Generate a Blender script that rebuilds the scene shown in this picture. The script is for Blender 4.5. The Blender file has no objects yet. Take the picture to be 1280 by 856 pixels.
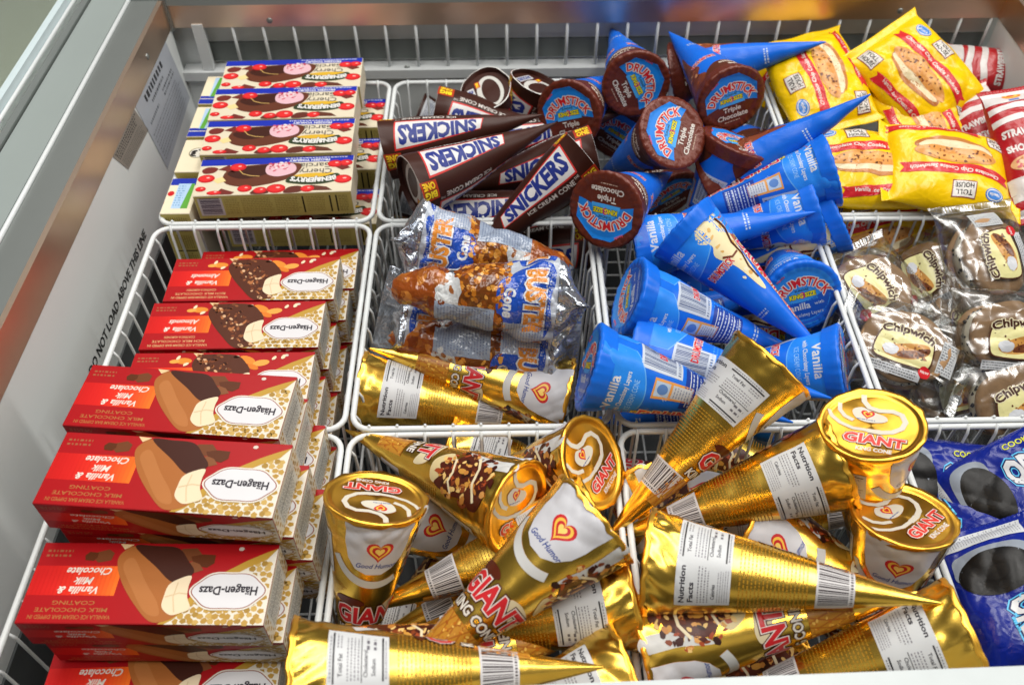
import bpy, math, random
import numpy as np
from mathutils import Matrix, Vector
from mathutils.geometry import tessellate_polygon

S = bpy.context.scene
C = S.collection
R_ = math.radians

# ------------------------------------------------------------------ camera, light, exposure
H = 0.57                       # camera height above the basket rims (rims lie at z = 0)
FPX = 1139.3                   # focal length in pixels of a 1280 px wide picture
PITCH, YAW, ROLL = 0.83683, 0.00967, -0.00743
_F = Vector((math.sin(YAW)*math.cos(PITCH), math.cos(YAW)*math.cos(PITCH), -math.sin(PITCH)))
_X = Vector((math.cos(YAW), -math.sin(YAW), 0))
_U = _X.cross(_F)
RT = math.cos(ROLL)*_X + math.sin(ROLL)*_U
UP = -math.sin(ROLL)*_X + math.cos(ROLL)*_U
EYE = Vector((0, 0, H))
cam = bpy.data.cameras.new('camera')
cam.lens = 36*FPX/1280
cam.sensor_width = 36
cam.clip_start, cam.clip_end = 0.02, 60
cam.dof.use_dof = True
cam.dof.focus_distance = 0.70
cam.dof.aperture_fstop = 9.0
co = bpy.data.objects.new('camera', cam)
C.objects.link(co)
co.matrix_world = Matrix.Translation(EYE) @ Matrix((RT, UP, -_F)).transposed().to_4x4()
S.camera = co

w = bpy.data.worlds.new('World')
S.world = w
w.use_nodes = True
w.node_tree.nodes['Background'].inputs[0].default_value = (1.0, 0.98, 0.93, 1)
w.node_tree.nodes['Background'].inputs[1].default_value = 0.085

def area(name, loc, sx, sy, power, col=(1, .97, .92), aim=(0, .6, 0)):
    l = bpy.data.lights.new(name, 'AREA')
    l.shape = 'RECTANGLE'
    l.size, l.size_y, l.energy, l.color = sx, sy, power, col
    o = bpy.data.objects.new(name, l)
    o.location = loc
    o.rotation_euler = (Vector(aim)-Vector(loc)).to_track_quat('-Z', 'Y').to_euler()
    C.objects.link(o)
area('tube_and_fill_light', (-0.55, 0.5, 2.3), 0.42, 2.4, 36, aim=(-.55, .5, 0))
area('tube_and_fill_light', (0.75, 0.5, 2.3), 0.42, 2.4, 42, aim=(.75, .5, 0))
area('tube_and_fill_light', (0.1, 2.2, 2.3), 2.4, 0.45, 34, aim=(.1, 1.2, 0))
area('tube_and_fill_light', (2.3, 0.6, 2.0), 0.3, 3.0, 36, aim=(0, .6, 0))  # added fill light from the right to brighten the left wall
S.view_settings.view_transform = 'Standard'
S.view_settings.look = 'None'
S.view_settings.exposure = -0.06
S.view_settings.gamma = 1
try:
    S.cycles.use_denoising = True
    S.cycles.max_bounces = 8
    S.cycles.transparent_max_bounces = 16
except Exception:
    pass

# ------------------------------------------------------------------ helpers
def ray(px, py):
    return _F + RT*((px-640)/FPX) - UP*((py-428)/FPX)
def at(px, py, z):
    d = ray(px, py)
    return EYE + d*((z-H)/d.z)
def proj(p):
    d = Vector(p)-EYE
    k = d.dot(_F)
    return 640+FPX*d.dot(RT)/k, 428-FPX*d.dot(UP)/k

def lin(h):
    h = h.lstrip('#')
    out = []
    for i in (0, 2, 4):
        c = int(h[i:i+2], 16)/255
        out.append(c/12.92 if c <= .04045 else ((c+.055)/1.055)**2.4)
    return out

def ink_col(h):
    """printed whites are paper white, not paint white"""
    c = lin(h)
    k = 1-.34*max(0, (min(c)-.25)/.75)
    return [v*k for v in c]

def link(o, parent=None, label=None, cat=None, group=None, kind=None):
    C.objects.link(o)
    if parent: o.parent = parent
    if label: o['label'] = label
    if cat: o['category'] = cat
    if group: o['group'] = group
    if kind: o['kind'] = kind
    return o
def empty(name, M, label, cat, group=None):
    o = bpy.data.objects.new(name, None)
    o.empty_display_size = .02
    o.matrix_world = M
    return link(o, None, label, cat, group)

# ------------------------------------------------------------------ materials
MATS = {}
def mat(name, col, rough=.4, metal=0., bump=0., bscale=60., spec=.5, coat=0., var=.06, attr=False, crease=0., transm=0.):
    if name in MATS: return MATS[name]
    m = bpy.data.materials.new(name)
    m.use_nodes = True
    nt = m.node_tree
    b = nt.nodes['Principled BSDF']
    tc = nt.nodes.new('ShaderNodeTexCoord')
    ns = nt.nodes.new('ShaderNodeTexNoise')
    ns.inputs['Scale'].default_value = bscale
    ns.inputs['Detail'].default_value = 4
    nt.links.new(tc.outputs['Object'], ns.inputs['Vector'])
    if attr:
        a = nt.nodes.new('ShaderNodeAttribute')
        a.attribute_name = 'Col'
        src = a.outputs['Color']
    else:
        rgb = nt.nodes.new('ShaderNodeRGB')
        rgb.outputs[0].default_value = (*lin(col), 1)
        src = rgb.outputs[0]
    mul = nt.nodes.new('ShaderNodeMixRGB')
    mul.blend_type = 'MULTIPLY'
    mul.inputs[0].default_value = 1
    ramp = nt.nodes.new('ShaderNodeMapRange')
    ramp.inputs[3].default_value = 1-var*1.6
    ramp.inputs[4].default_value = 1+var*.6
    nt.links.new(ns.outputs[0], ramp.inputs[0])
    nt.links.new(src, mul.inputs[1])
    nt.links.new(ramp.outputs[0], mul.inputs[2])
    nt.links.new(mul.outputs[0], b.inputs['Base Color'])
    b.inputs['Roughness'].default_value = rough
    b.inputs['Metallic'].default_value = metal
    b.inputs['Specular IOR Level'].default_value = spec
    b.inputs['Coat Weight'].default_value = coat
    b.inputs['Coat Roughness'].default_value = .12
    if transm: b.inputs['Transmission Weight'].default_value = transm
    last = None
    if bump:
        bp = nt.nodes.new('ShaderNodeBump')
        bp.inputs['Strength'].default_value = bump
        bp.inputs['Distance'].default_value = .002
        nt.links.new(ns.outputs[0], bp.inputs['Height'])
        last = bp
    if crease:
        vo = nt.nodes.new('ShaderNodeTexVoronoi')
        vo.feature = 'F1'
        vo.inputs['Scale'].default_value = bscale*.8
        n2 = nt.nodes.new('ShaderNodeTexNoise')
        n2.inputs['Scale'].default_value = bscale*.7
        mx = nt.nodes.new('ShaderNodeMixRGB')
        mx.inputs[0].default_value = .25
        nt.links.new(tc.outputs['Object'], n2.inputs['Vector'])
        nt.links.new(tc.outputs['Object'], mx.inputs[1])
        nt.links.new(n2.outputs['Color'], mx.inputs[2])
        nt.links.new(mx.outputs[0], vo.inputs['Vector'])
        b2 = nt.nodes.new('ShaderNodeBump')
        b2.inputs['Strength'].default_value = crease
        b2.inputs['Distance'].default_value = .004
        nt.links.new(vo.outputs['Distance'], b2.inputs['Height'])
        if last: nt.links.new(last.outputs[0], b2.inputs['Normal'])
        last = b2
    if last: nt.links.new(last.outputs[0], b.inputs['Normal'])
    MATS[name] = m
    return m
ink = mat('printed_ink', '', .38, bump=.04, bscale=90, attr=True, var=.05, spec=.3)
card_ink = mat('printed_card', '', .36, bump=.03, bscale=40, attr=True, var=.06, spec=.16)
nut_ink = mat('printed_nut_foil', '', .2, bump=.22, bscale=60, attr=True, var=.1, crease=.22, spec=.6)
foil_ink = mat('printed_foil', '', .36, bump=.05, bscale=40, attr=True, var=.06, spec=.35)
film_ink = mat('printed_film', '', .27, bump=.08, bscale=50, attr=True, var=.06, crease=.07, spec=.45)
gold = mat('gold_foil', '#ffd25c', .27, 1., bump=.05, bscale=40, var=.08, crease=.02)
goldlid = mat('gold_lid_foil', '#fbc04a', .30, 1., bump=.04, bscale=40, var=.08)
silver = mat('silver_foil', '#b6bcc6', .27, .85, bump=.2, bscale=60, var=.1, crease=.22)
bluep = mat('blue_paper', '#1468d8', .33, 0, bump=.14, bscale=34, spec=.3, crease=.07)
brownp = mat('brown_paper', '#3a1c14', .42, 0, bump=.05, bscale=50, spec=.3)
brownlid = mat('brown_foil_lid', '#63291a', .34, .1, bump=.12, bscale=60, spec=.4, crease=.1)
whitep = mat('white_paper', '#e4e2de', .5, bump=.05)
creamc = mat('cream_card', '#d6ccb4', .42, spec=.3)
redc = mat('red_card', '#9c1018', .36, spec=.18)
yellowf = mat('yellow_film', '#f0c400', .27, bump=.1, bscale=50, crease=.10, spec=.45)
bluef = mat('dark_blue_film', '#0c2080', .25, bump=.12, bscale=50, crease=.14, spec=.45)
redf = mat('dark_red_film', '#a81820', .28, bump=.1, bscale=50, crease=.10, spec=.45)
wirem = mat('white_wire_coating', '#cfd3d4', .38, bump=.04, bscale=200, var=.04)
liner = mat('white_plastic_liner', '#dde2e2', .34, bump=.03, bscale=9, var=.06)
panelg = mat('grey_green_panel', '#8b9492', .36, bump=.03, bscale=9, var=.06)
steel = mat('brushed_steel', '#e2c8b2', .34, 1., bump=.04, bscale=30, var=.06)
alu = mat('satin_aluminium', '#8e9391', .38, .7, bump=.03, bscale=20)
greyp = mat('grey_painted_panel', '#646a68', .5, bump=.04)
cookie = mat('baked_cookie', '#a9835a', .7, bump=.5, bscale=120, var=.25)
icecream = mat('vanilla_ice_cream', '#e6dcc4', .5, bump=.3, bscale=120)
choco = mat('chocolate_cookie', '#221d1c', .55, bump=.5, bscale=150)
floorm = mat('shop_floor_tile', '#a3a78c', .4, var=.12, bscale=3)
_nt = goldlid.node_tree
_tg = _nt.nodes.new('ShaderNodeTangent')
_tg.direction_type = 'RADIAL'
_tg.axis = 'Z'
_b = _nt.nodes['Principled BSDF']
_b.inputs['Anisotropic'].default_value = .75
_nt.links.new(_tg.outputs[0], _b.inputs['Tangent'])

def film_mat():
    m = bpy.data.materials.new('clear_film')
    m.use_nodes = True
    nt = m.node_tree
    nt.nodes.clear()
    out = nt.nodes.new('ShaderNodeOutputMaterial')
    mix = nt.nodes.new('ShaderNodeMixShader')
    tr = nt.nodes.new('ShaderNodeBsdfTransparent')
    tr.inputs[0].default_value = (.82, .83, .83, 1)
    gl = nt.nodes.new('ShaderNodeBsdfGlossy')
    gl.inputs['Roughness'].default_value = .2
    lw = nt.nodes.new('ShaderNodeLayerWeight')
    lw.inputs[0].default_value = .35
    tc = nt.nodes.new('ShaderNodeTexCoord')
    ns = nt.nodes.new('ShaderNodeTexVoronoi')
    ns.inputs['Scale'].default_value = 55
    bp = nt.nodes.new('ShaderNodeBump')
    bp.inputs['Strength'].default_value = .45
    bp.inputs['Distance'].default_value = .006
    nt.links.new(tc.outputs['Object'], ns.inputs['Vector'])
    nt.links.new(ns.outputs['Distance'], bp.inputs['Height'])
    nt.links.new(bp.outputs[0], gl.inputs['Normal'])
    nt.links.new(bp.outputs[0], lw.inputs['Normal'])
    mr = nt.nodes.new('ShaderNodeMapRange')
    mr.inputs[3].default_value = .13
    mr.inputs[4].default_value = .5
    nt.links.new(lw.outputs['Facing'], mr.inputs[0])
    nt.links.new(mr.outputs[0], mix.inputs[0])
    nt.links.new(tr.outputs[0], mix.inputs[1])
    nt.links.new(gl.outputs[0], mix.inputs[2])
    nt.links.new(mix.outputs[0], out.inputs[0])
    return m
film = film_mat()

# ------------------------------------------------------------------ mesh building
def mesh_from(name, V, F, material, smooth=True, cols=None):
    me = bpy.data.meshes.new(name)
    V = np.asarray(V, dtype=np.float32)
    me.from_pydata(V.tolist(), [], [list(f) for f in F])
    if cols is not None:
        a = me.color_attributes.new('Col', 'FLOAT_COLOR', 'POINT')
        c = np.ones((len(V), 4), dtype=np.float32)
        c[:, :3] = cols
        a.data.foreach_set('color', c.ravel())
    me.materials.append(material)
    if smooth: me.polygons.foreach_set('use_smooth', [True]*len(me.polygons))
    me.update()
    return me
def obj(name, me, parent=None, **k):
    return link(bpy.data.objects.new(name, me), parent, **k)

class MB:
    def __init__(s): s.V, s.F = [], []
    def box(s, x0, x1, y0, y1, z0, z1, bev=0.):
        n = len(s.V)
        s.V += [(x, y, z) for z in (z0, z1) for y in (y0, y1) for x in (x0, x1)]
        s.F += [[n+i for i in f] for f in ((0, 2, 3, 1), (4, 5, 7, 6), (0, 1, 5, 4), (2, 6, 7, 3), (0, 4, 6, 2), (1, 3, 7, 5))]
        return s
    def tube(s, pts, r, n=8, closed=False):
        pts = [Vector(p) for p in pts]
        m = len(pts)
        base = len(s.V)
        prev = None
        for i, p in enumerate(pts):
            a = pts[(i-1) % m] if (closed or i > 0) else p
            b = pts[(i+1) % m] if (closed or i < m-1) else p
            t = (b-a).normalized()
            if prev is None:
                u = t.orthogonal().normalized()
            else:
                u = (prev - t*prev.dot(t)).normalized()
            prev = u
            v = t.cross(u)
            for k in range(n):
                an = 2*math.pi*k/n
                s.V.append(tuple(p + u*math.cos(an)*r + v*math.sin(an)*r))
        for i in range(m if closed else m-1):
            for k in range(n):
                a = base+i*n+k
                b = base+i*n+(k+1) % n
                j = (i+1) % m
                s.F.append([a, b, base+j*n+(k+1) % n, base+j*n+k])
        if not closed:
            s.F.append([base+k for k in range(n)][::-1])
            s.F.append([base+(m-1)*n+k for k in range(n)])
        return s
    def me(s, name, m, smooth=False): return mesh_from(name, s.V, s.F, m, smooth)

def bevel_box(name, sx, sy, sz, b, m):
    import bmesh
    bm = bmesh.new()
    bmesh.ops.create_cube(bm, size=1)
    bmesh.ops.scale(bm, vec=(sx, sy, sz), verts=bm.verts)
    bmesh.ops.bevel(bm, geom=bm.edges[:], offset=b, segments=2, affect='EDGES', profile=.6)
    me = bpy.data.meshes.new(name)
    bm.to_mesh(me)
    bm.free()
    me.materials.append(m)
    return me

# ------------------------------------------------------------------ flat print: 2-D artwork wrapped on a surface
_TX, _CH, _AD = {}, {}, {}
def _raw(t, bold, shear):
    c = bpy.data.curves.new('t', 'FONT')
    c.body = t
    c.size = 1
    c.offset = bold
    c.shear = shear
    c.resolution_u = 2
    o = bpy.data.objects.new('t', c)
    m = o.to_mesh()
    V = np.array([v.co[:2] for v in m.vertices], dtype=float).reshape(-1, 2)
    T = [(p.vertices[0], p.vertices[i], p.vertices[i+1]) for p in m.polygons for i in range(1, len(p.vertices)-1)]
    o.to_mesh_clear()
    bpy.data.objects.remove(o)
    bpy.data.curves.remove(c)
    return V, np.array(T, dtype=int).reshape(-1, 3)
def _area(V, T):
    if not len(T): return 0
    a, b = V[T[:, 1]]-V[T[:, 0]], V[T[:, 2]]-V[T[:, 0]]
    return np.abs(a[:, 0]*b[:, 1]-a[:, 1]*b[:, 0]).sum()/2
def _char(ch, bold, shear):
    k = (ch, bold, shear)
    if k not in _CH:
        ref = _area(*_raw(ch, 0, shear))
        for d in (0, .004, -.004, .008, -.008, .013, -.013):
            V, T = _raw(ch, bold+d, shear)
            if bold+d <= 0 or _area(V, T) > ref*(1+2.2*(bold+d)): break
        _CH[k] = (V, T)
    return _CH[k]
def _adv(ch):
    if ch not in _AD:
        def wd(t):
            V = _raw(t, 0, 0)[0]
            return V[:, 0].max()-V[:, 0].min()
        _AD[ch] = wd('|'+ch+'|')-wd('||')
    return _AD[ch]
def glyphs(s, bold, shear):
    k = (s, bold, shear)
    if k not in _TX:
        x, VV, TT, n = 0., [], [], 0
        for ch in s:
            if ch != ' ':
                V, T = _char(ch, bold, shear)
                VV.append(V+np.array([x, 0]))
                TT.append(T+n)
                n += len(V)
            x += _adv(ch)
        V = np.vstack(VV)/.729
        V[:, 0] -= x/.729/2
        _TX[k] = (V, np.vstack(TT))
    return _TX[k]

def tess(loops):
    pts = [p for l in loops for p in l]
    t = tessellate_polygon([[Vector((x, y, 0)) for x, y in l] for l in loops])
    return np.array(pts, dtype=float), np.array(t, dtype=int).reshape(-1, 3)

def subdiv(V, T, L):
    for _ in range(9):
        if not len(T): break
        E = np.sort(np.stack([T[:, [0, 1]], T[:, [1, 2]], T[:, [2, 0]]], 1), axis=2)      # (n,3,2)
        flat = E.reshape(-1, 2)
        key = flat[:, 0].astype(np.int64)*(len(V)+1)+flat[:, 1]
        uk, first, inv = np.unique(key, return_index=True, return_inverse=True)
        ue = flat[first]
        ln = np.linalg.norm(V[ue[:, 0]]-V[ue[:, 1]], axis=1)
        sp = ln > L
        if not sp.any(): break
        mid = -np.ones(len(uk), dtype=int)
        mid[sp] = len(V)+np.arange(sp.sum())
        V = np.vstack([V, (V[ue[sp, 0]]+V[ue[sp, 1]])/2])
        M = mid[inv].reshape(-1, 3)
        code = (M >= 0) @ np.array([1, 2, 4])
        out = [T[code == 0]]
        def rot(c, k):
            s = code == c
            idx = [(k+i) % 3 for i in range(3)]
            return T[s][:, idx], M[s][:, idx]
        for c, k in ((1, 0), (2, 1), (4, 2)):
            t, m = rot(c, k)
            if len(t): out += [np.stack([t[:, 0], m[:, 0], t[:, 2]], 1), np.stack([m[:, 0], t[:, 1], t[:, 2]], 1)]
        for c, k in ((3, 0), (6, 1), (5, 2)):
            t, m = rot(c, k)
            if len(t): out += [np.stack([t[:, 0], m[:, 0], m[:, 1]], 1), np.stack([m[:, 0], t[:, 1], m[:, 1]], 1), np.stack([t[:, 0], m[:, 1], t[:, 2]], 1)]
        t, m = rot(7, 0)
        if len(t): out += [np.stack([t[:, 0], m[:, 0], m[:, 2]], 1), np.stack([m[:, 0], t[:, 1], m[:, 1]], 1), np.stack([m[:, 2], m[:, 1], t[:, 2]], 1), m]
        T = np.vstack(out)
    return V, T

class Art:
    """2-D artwork in millimetres; each item has a group (it becomes one mesh), a layer and a colour."""
    def __init__(s, seed=1):
        s.items = []
        s.g = 'print'
        s.z = 0
        s.rnd = random.Random(seed)
        s.tf = lambda V: V
    def add(s, V, T, col, z=0):
        s.items.append((s.g, s.z+z, ink_col(col), s.tf(np.array(V, dtype=float)), T))
    def poly(s, pts, col, z=0, holes=()):
        V, T = tess([list(pts)]+[list(h) for h in holes])
        s.add(V, T, col, z)
    def blob(s, pts, col, z=0, n=5):
        """closed smooth outline through the points"""
        P = [Vector(p) for p in pts]
        out = []
        m = len(P)
        for i in range(m):
            a, b, c, d = P[i-1], P[i], P[(i+1) % m], P[(i+2) % m]
            for k in range(n):
                t = k/n
                q = .5*((2*b)+(c-a)*t+(2*a-5*b+4*c-d)*t*t+(3*b-a-3*c+d)*t**3)
                out.append((q.x, q.y))
        s.poly(out, col, z)
    def rect(s, x0, y0, x1, y1, col, z=0):
        s.add([(x0, y0), (x1, y0), (x1, y1), (x0, y1)], np.array([(0, 1, 2), (0, 2, 3)]), col, z)
    def ell(s, cx, cy, rx, ry, col, z=0, rot=0, a0=0, a1=360, n=28, wob=0):
        c, sn = math.cos(R_(rot)), math.sin(R_(rot))
        P = []
        full = a1-a0 >= 360
        for i in range(n if full else n+1):
            a = R_(a0+(a1-a0)*i/n)
            k = 1+wob*(s.rnd.random()-.5)
            x, y = rx*k*math.cos(a), ry*k*math.sin(a)
            P.append((cx+x*c-y*sn, cy+x*sn+y*c))
        V = np.array([(cx, cy)]+P)
        m = len(P)
        T = [(0, i+1, (i+1) % m+1) for i in range(m if full else m-1)]
        s.add(V, np.array(T), col, z)
    def arc(s, cx, cy, r0, r1, a0, a1, col, z=0, n=30, sy=1.):
        V, T = [], []
        for i in range(n+1):
            a = R_(a0+(a1-a0)*i/n)
            V += [(cx+r0*math.cos(a), cy+sy*r0*math.sin(a)), (cx+r1*math.cos(a), cy+sy*r1*math.sin(a))]
            if i: T += [(2*i-2, 2*i-1, 2*i+1), (2*i-2, 2*i+1, 2*i)]
        s.add(V, np.array(T), col, z)
    def stroke(s, pts, wd, col, z=0):
        P = [Vector(p) for p in pts]
        V, T = [], []
        for i, p in enumerate(P):
            t = (P[min(i+1, len(P)-1)]-P[max(i-1, 0)]).normalized()
            n = Vector((-t.y, t.x))*wd/2
            V += [tuple(p+n), tuple(p-n)]
            if i: T += [(2*i-2, 2*i-1, 2*i+1), (2*i-2, 2*i+1, 2*i)]
        s.add(V, np.array(T), col, z)
    def text(s, t, x, y, h, col, w=None, rot=0, shear=0., bold=.0, out=None, ow=.05, arc=None, z=0, out2=None, ow2=.1):
        """centred text, h = cap height; arc = radius: the baseline bends round a centre below (positive) or above"""
        def put(b, c, zz):
            V, T = glyphs(t, round(b, 3), shear)
            if not len(V): return
            V = V.copy()
            base = glyphs(t, round(bold, 3), shear)[0]
            wd = base[:, 0].max()-base[:, 0].min()
            kx = (w/wd if w else h)
            V = V*np.array([kx, h])
            if arc:
                V, T = subdiv(V, T, abs(arc)*.12)
                a = V[:, 0]/arc
                rr = arc+V[:, 1]
                V = np.stack([rr*np.sin(a), rr*np.cos(a)-arc], 1)
            c_, s_ = math.cos(R_(rot)), math.sin(R_(rot))
            V = V@np.array([[c_, s_], [-s_, c_]])+np.array([x, y])
            s.add(V, T, c, zz)
        if out2: put(bold+ow2, out2, z)
        if out: put(bold+ow, out, z+(1 if out2 else 0))
        put(bold, col, z+(1 if out else 0)+(1 if out2 else 0))
    def fine(s, x0, y0, x1, y1, rows, col, z=0, fill=.55, lo=.8, hi=3.):
        """rows of print too small to read"""
        V, T = [], []
        dy = (y1-y0)/rows
        for i in range(rows):
            y = y1-(i+.5)*dy
            x = x0
            e = x1-s.rnd.random()*(x1-x0)*.12
            while x < e:
                l = min(s.rnd.uniform(lo, hi), e-x)
                n = len(V)
                hh = dy*fill/2
                V += [(x, y-hh), (x+l, y-hh), (x+l, y+hh), (x, y+hh)]
                T += [(n, n+1, n+2), (n, n+2, n+3)]
                x += l+dy*.35
        if V: s.add(V, np.array(T), col, z)
    def barcode(s, x0, y0, x1, y1, z=0, col='#3a3135', bg='#d9d6d6', vertical=True):
        s.rect(x0, y0, x1, y1, bg, z)
        V, T = [], []
        m = .1*(x1-x0)
        x = x0+m
        while x < x1-m:
            wd = s.rnd.choice((.35, .35, .6, .9))*(x1-x0)/28
            n = len(V)
            V += [(x, y0+.16*(y1-y0)), (x+wd, y0+.16*(y1-y0)), (x+wd, y1-.06*(y1-y0)), (x, y1-.06*(y1-y0))]
            T += [(n, n+1, n+2), (n, n+2, n+3)]
            x += wd+s.rnd.choice((.4, .5, .9))*(x1-x0)/28
        s.add(V, np.array(T), col, z+1)
        s.fine(x0+m, y0+.02*(y1-y0), x1-m, y0+.14*(y1-y0), 1, col, z+1, lo=.5, hi=1.2)
    def nuts(s, inside, x0, y0, x1, y1, n, cols, size, z=0, lay=3):
        for i in range(n):
            for _ in range(20):
                x, y = s.rnd.uniform(x0, x1), s.rnd.uniform(y0, y1)
                if inside(x, y): break
            else: continue
            r = size*s.rnd.uniform(.6, 1.3)
            s.ell(x, y, r, r*s.rnd.uniform(.45, .8), s.rnd.choice(cols), z+i % lay, s.rnd.uniform(0, 180), n=7, wob=.5)
    def heart(s, x, y, r, cols, z=0):
        for i, (k, c) in enumerate(cols):
            P = []
            for j in range(30):
                t = 2*math.pi*j/30
                P.append((x+k*r*math.sin(t)**3, y+k*r*(13*math.cos(t)-5*math.cos(2*t)-2*math.cos(3*t)-math.cos(4*t))/15+.1*r))
            s.poly(P, c, z+i)
    def bake(s, surf, L=None, lift=.14, step=.05, sc=None):
        """-> {group: (V, T, cols)} on surface surf(x, y) -> points in metres"""
        res = {}
        for g, z, col, V, T in s.items:
            V = np.array(V, dtype=float)
            if sc is not None: V = V*np.array(sc)
            if L: V, T = subdiv(V, T, L)
            P = lifted(surf, V[:, 0], V[:, 1], (lift+step*z)*.001)
            r = res.setdefault(g, [[], [], [], 0])
            r[0].append(P)
            r[1].append(np.asarray(T)+r[3])
            r[2].append(np.tile(np.array(col), (len(V), 1)))
            r[3] += len(V)
        return {g: (np.vstack(r[0]), np.vstack(r[1]), np.vstack(r[2])) for g, r in res.items()}
def lifted(surf, x, y, off):
    e = .05
    P = surf(x, y)
    n = np.cross(surf(x+e, y)-surf(x-e, y), surf(x, y+e)-surf(x, y-e))
    n /= np.maximum(np.linalg.norm(n, axis=1, keepdims=True), 1e-12)
    return P+n*off

class Crumple:
    """smooth-to-creased relief: a sum of folded plane waves"""
    def __init__(s, seed, amp, wl, n=9, crease=.6):
        r = np.random.RandomState(seed)
        d = r.normal(size=(n, 3))
        d /= np.linalg.norm(d, axis=1, keepdims=True)
        s.k = d*(2*math.pi/(wl*r.uniform(.55, 1.8, n)))[:, None]
        s.p = r.uniform(0, 6.28, n)
        s.a = amp*r.uniform(.5, 1, n)/math.sqrt(n)
        s.c = crease
    def __call__(s, P):
        q = P@s.k.T+s.p
        return (((1-s.c)*np.sin(q)+s.c*(2*np.abs(np.sin(q/2))-1.27))*s.a).sum(1)

def grid_mesh(name, surf, X, Y, m, wrapx=False, flip=False, extra=None):
    nx, ny = len(X), len(Y)
    gx, gy = np.meshgrid(X, Y)
    V = surf(gx.ravel(), gy.ravel())
    F = []
    for j in range(ny-1):
        for i in range(nx if wrapx else nx-1):
            i2 = (i+1) % nx
            f = [j*nx+i, j*nx+i2, (j+1)*nx+i2, (j+1)*nx+i]
            F.append(f[::-1] if flip else f)
    return V, F

# ------------------------------------------------------------------ cone packages
class Cone:
    def __init__(s, L, R, seed, amp=.5, wl=22., crease=.6, fold=0., fin=0.):
        s.L, s.R, s.fold, s.fin = L, R, fold, fin
        s.n = Crumple(seed, amp, wl, crease=crease)
        s.n2 = Crumple(seed+77, amp*1.3, wl*.6, crease=.9)
    def rad(s, y):
        k = np.clip(y, 0, s.L)/s.L
        if s.fin:       # a gathered bag, blunt at its narrow end
            return np.maximum(s.R*(.22+.78*k**.8)*np.clip(y/12, .02, 1)**.6, .5)
        return np.maximum(s.R*(.02+.98*k), .5)
    def surf(s, x, y):
        th = x/s.R
        r = s.rad(y)
        P = np.stack([r*np.cos(th), r*np.sin(th), y], 1)
        d = s.n(P)*np.clip(y/40, .15, 1)
        d = d+s.n2(P)*np.clip((y-s.L+28)/28, 0, 1)      # more creases where the foil is gathered
        r2 = r+d
        sx = sy = np.ones_like(y)
        if s.fin:
            k = np.clip((y-s.L)/s.fin, 0, 1)
            k = k*k*(3-2*k)
            sx, sy = 1+.35*k, 1-.97*k
        elif s.fold:
            k = np.clip((y-s.L*.55)/(s.L*.45), 0, 1)**2*s.fold
            sx, sy = 1+.28*k, 1-.55*k
        zz = y+(s.n2(P*1.7+9)*np.clip((y-s.L)/max(s.fin, 1), 0, 1)*2 if s.fin else 0)
        return np.stack([r2*np.cos(th)*sx, r2*np.sin(th)*sy, zz], 1)*.001
    def sleeve(s, name, m, nt=80, ny=64):
        top = s.L+s.fin
        Y = np.concatenate([[0.], np.linspace(1.5, top, ny)])
        X = np.arange(nt)*2*math.pi*s.R/nt
        V, F = grid_mesh(name, s.surf, X, Y, m, wrapx=True)
        F.append(list(range(nt))[::-1])
        if s.fin: F.append([len(Y)*nt-nt+i for i in range(nt)])
        return mesh_from(name, V, F, m)
class ConeArt(Art):
    def __init__(s, cone, seed=1):
        super().__init__(seed)
        s.cone = cone
    def at(s, deg, y0, rot=0):
        k = s.cone.R/float(s.cone.rad(np.array([y0]))[0])
        x0 = R_(deg)*s.cone.R
        c, sn = math.cos(R_(rot)), math.sin(R_(rot))
        s.tf = lambda V: np.stack([x0+k*(V[:, 0]*c-V[:, 1]*sn), y0+V[:, 0]*sn+V[:, 1]*c], 1)
        return s

def nutrition(a, w, h, bg='#dfe1e3', ln='#2d2a2e', tx='#2b2730', z=0):
    a.rect(-w/2, -h/2, w/2, h/2, bg, z)
    a.text('Nutrition', -w*.27, h*.33, h*.10, tx, w=w*.38, bold=.03, z=z+1)
    a.text('Facts', -w*.345, h*.17, h*.10, tx, w=w*.22, bold=.03, z=z+1)
    a.fine(-w*.46, -h*.12, -w*.06, h*.11, 4, '#77747a', z+1, .38, .5, 1.6)
    a.text('Calories', -w*.33, -h*.22, h*.07, tx, bold=.02, z=z+1)
    a.fine(-w*.46, -h*.47, -w*.06, -h*.25, 5, '#85828a', z+1, .36, .5, 1.6)
    for k in (.40, -.40): a.rect(0, h*k-.5, w*.47, h*k+.5, ln, z+1)
    a.text('Total Fat', w*.15, h*.26, h*.07, tx, bold=.02, z=z+1)
    a.fine(w*.02, -h*.03, w*.45, h*.2, 4, '#77747c', z+1, .38, .5, 1.6)
    a.fine(w*.3, h*.25, w*.45, h*.36, 2, '#77747c', z+1, .38, .5, 1.6)
    a.fine(w*.02, h*.42, w*.45, h*.48, 1, '#77747c', z+1, .38, .5, 1.6)
    a.fine(w*.02, -h*.48, w*.45, -h*.42, 1, '#77747c', z+1, .38, .5, 1.6)
    a.rect(0, -h*.06, w*.47, -h*.045, ln, z+1)
    a.text('Cholesterol', w*.17, -h*.15, h*.07, tx, bold=.02, z=z+1)
    a.text('Sodium', w*.13, -h*.28, h*.07, tx, bold=.02, z=z+1)
    a.fine(w*.3, -h*.33, w*.45, -h*.1, 2, '#66636a', z+1, .4)

def bake_parts(art, surf, L, m, pre, sc=None, lift=.14):
    out = []
    for g, (V, T, cl) in art.bake(surf, L, lift=lift, sc=sc).items():
        g = g.split('#')[0]
        out.append((g, mesh_from(pre+'_'+g, V, T.tolist(), m, True, cl)))
    return out

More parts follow.
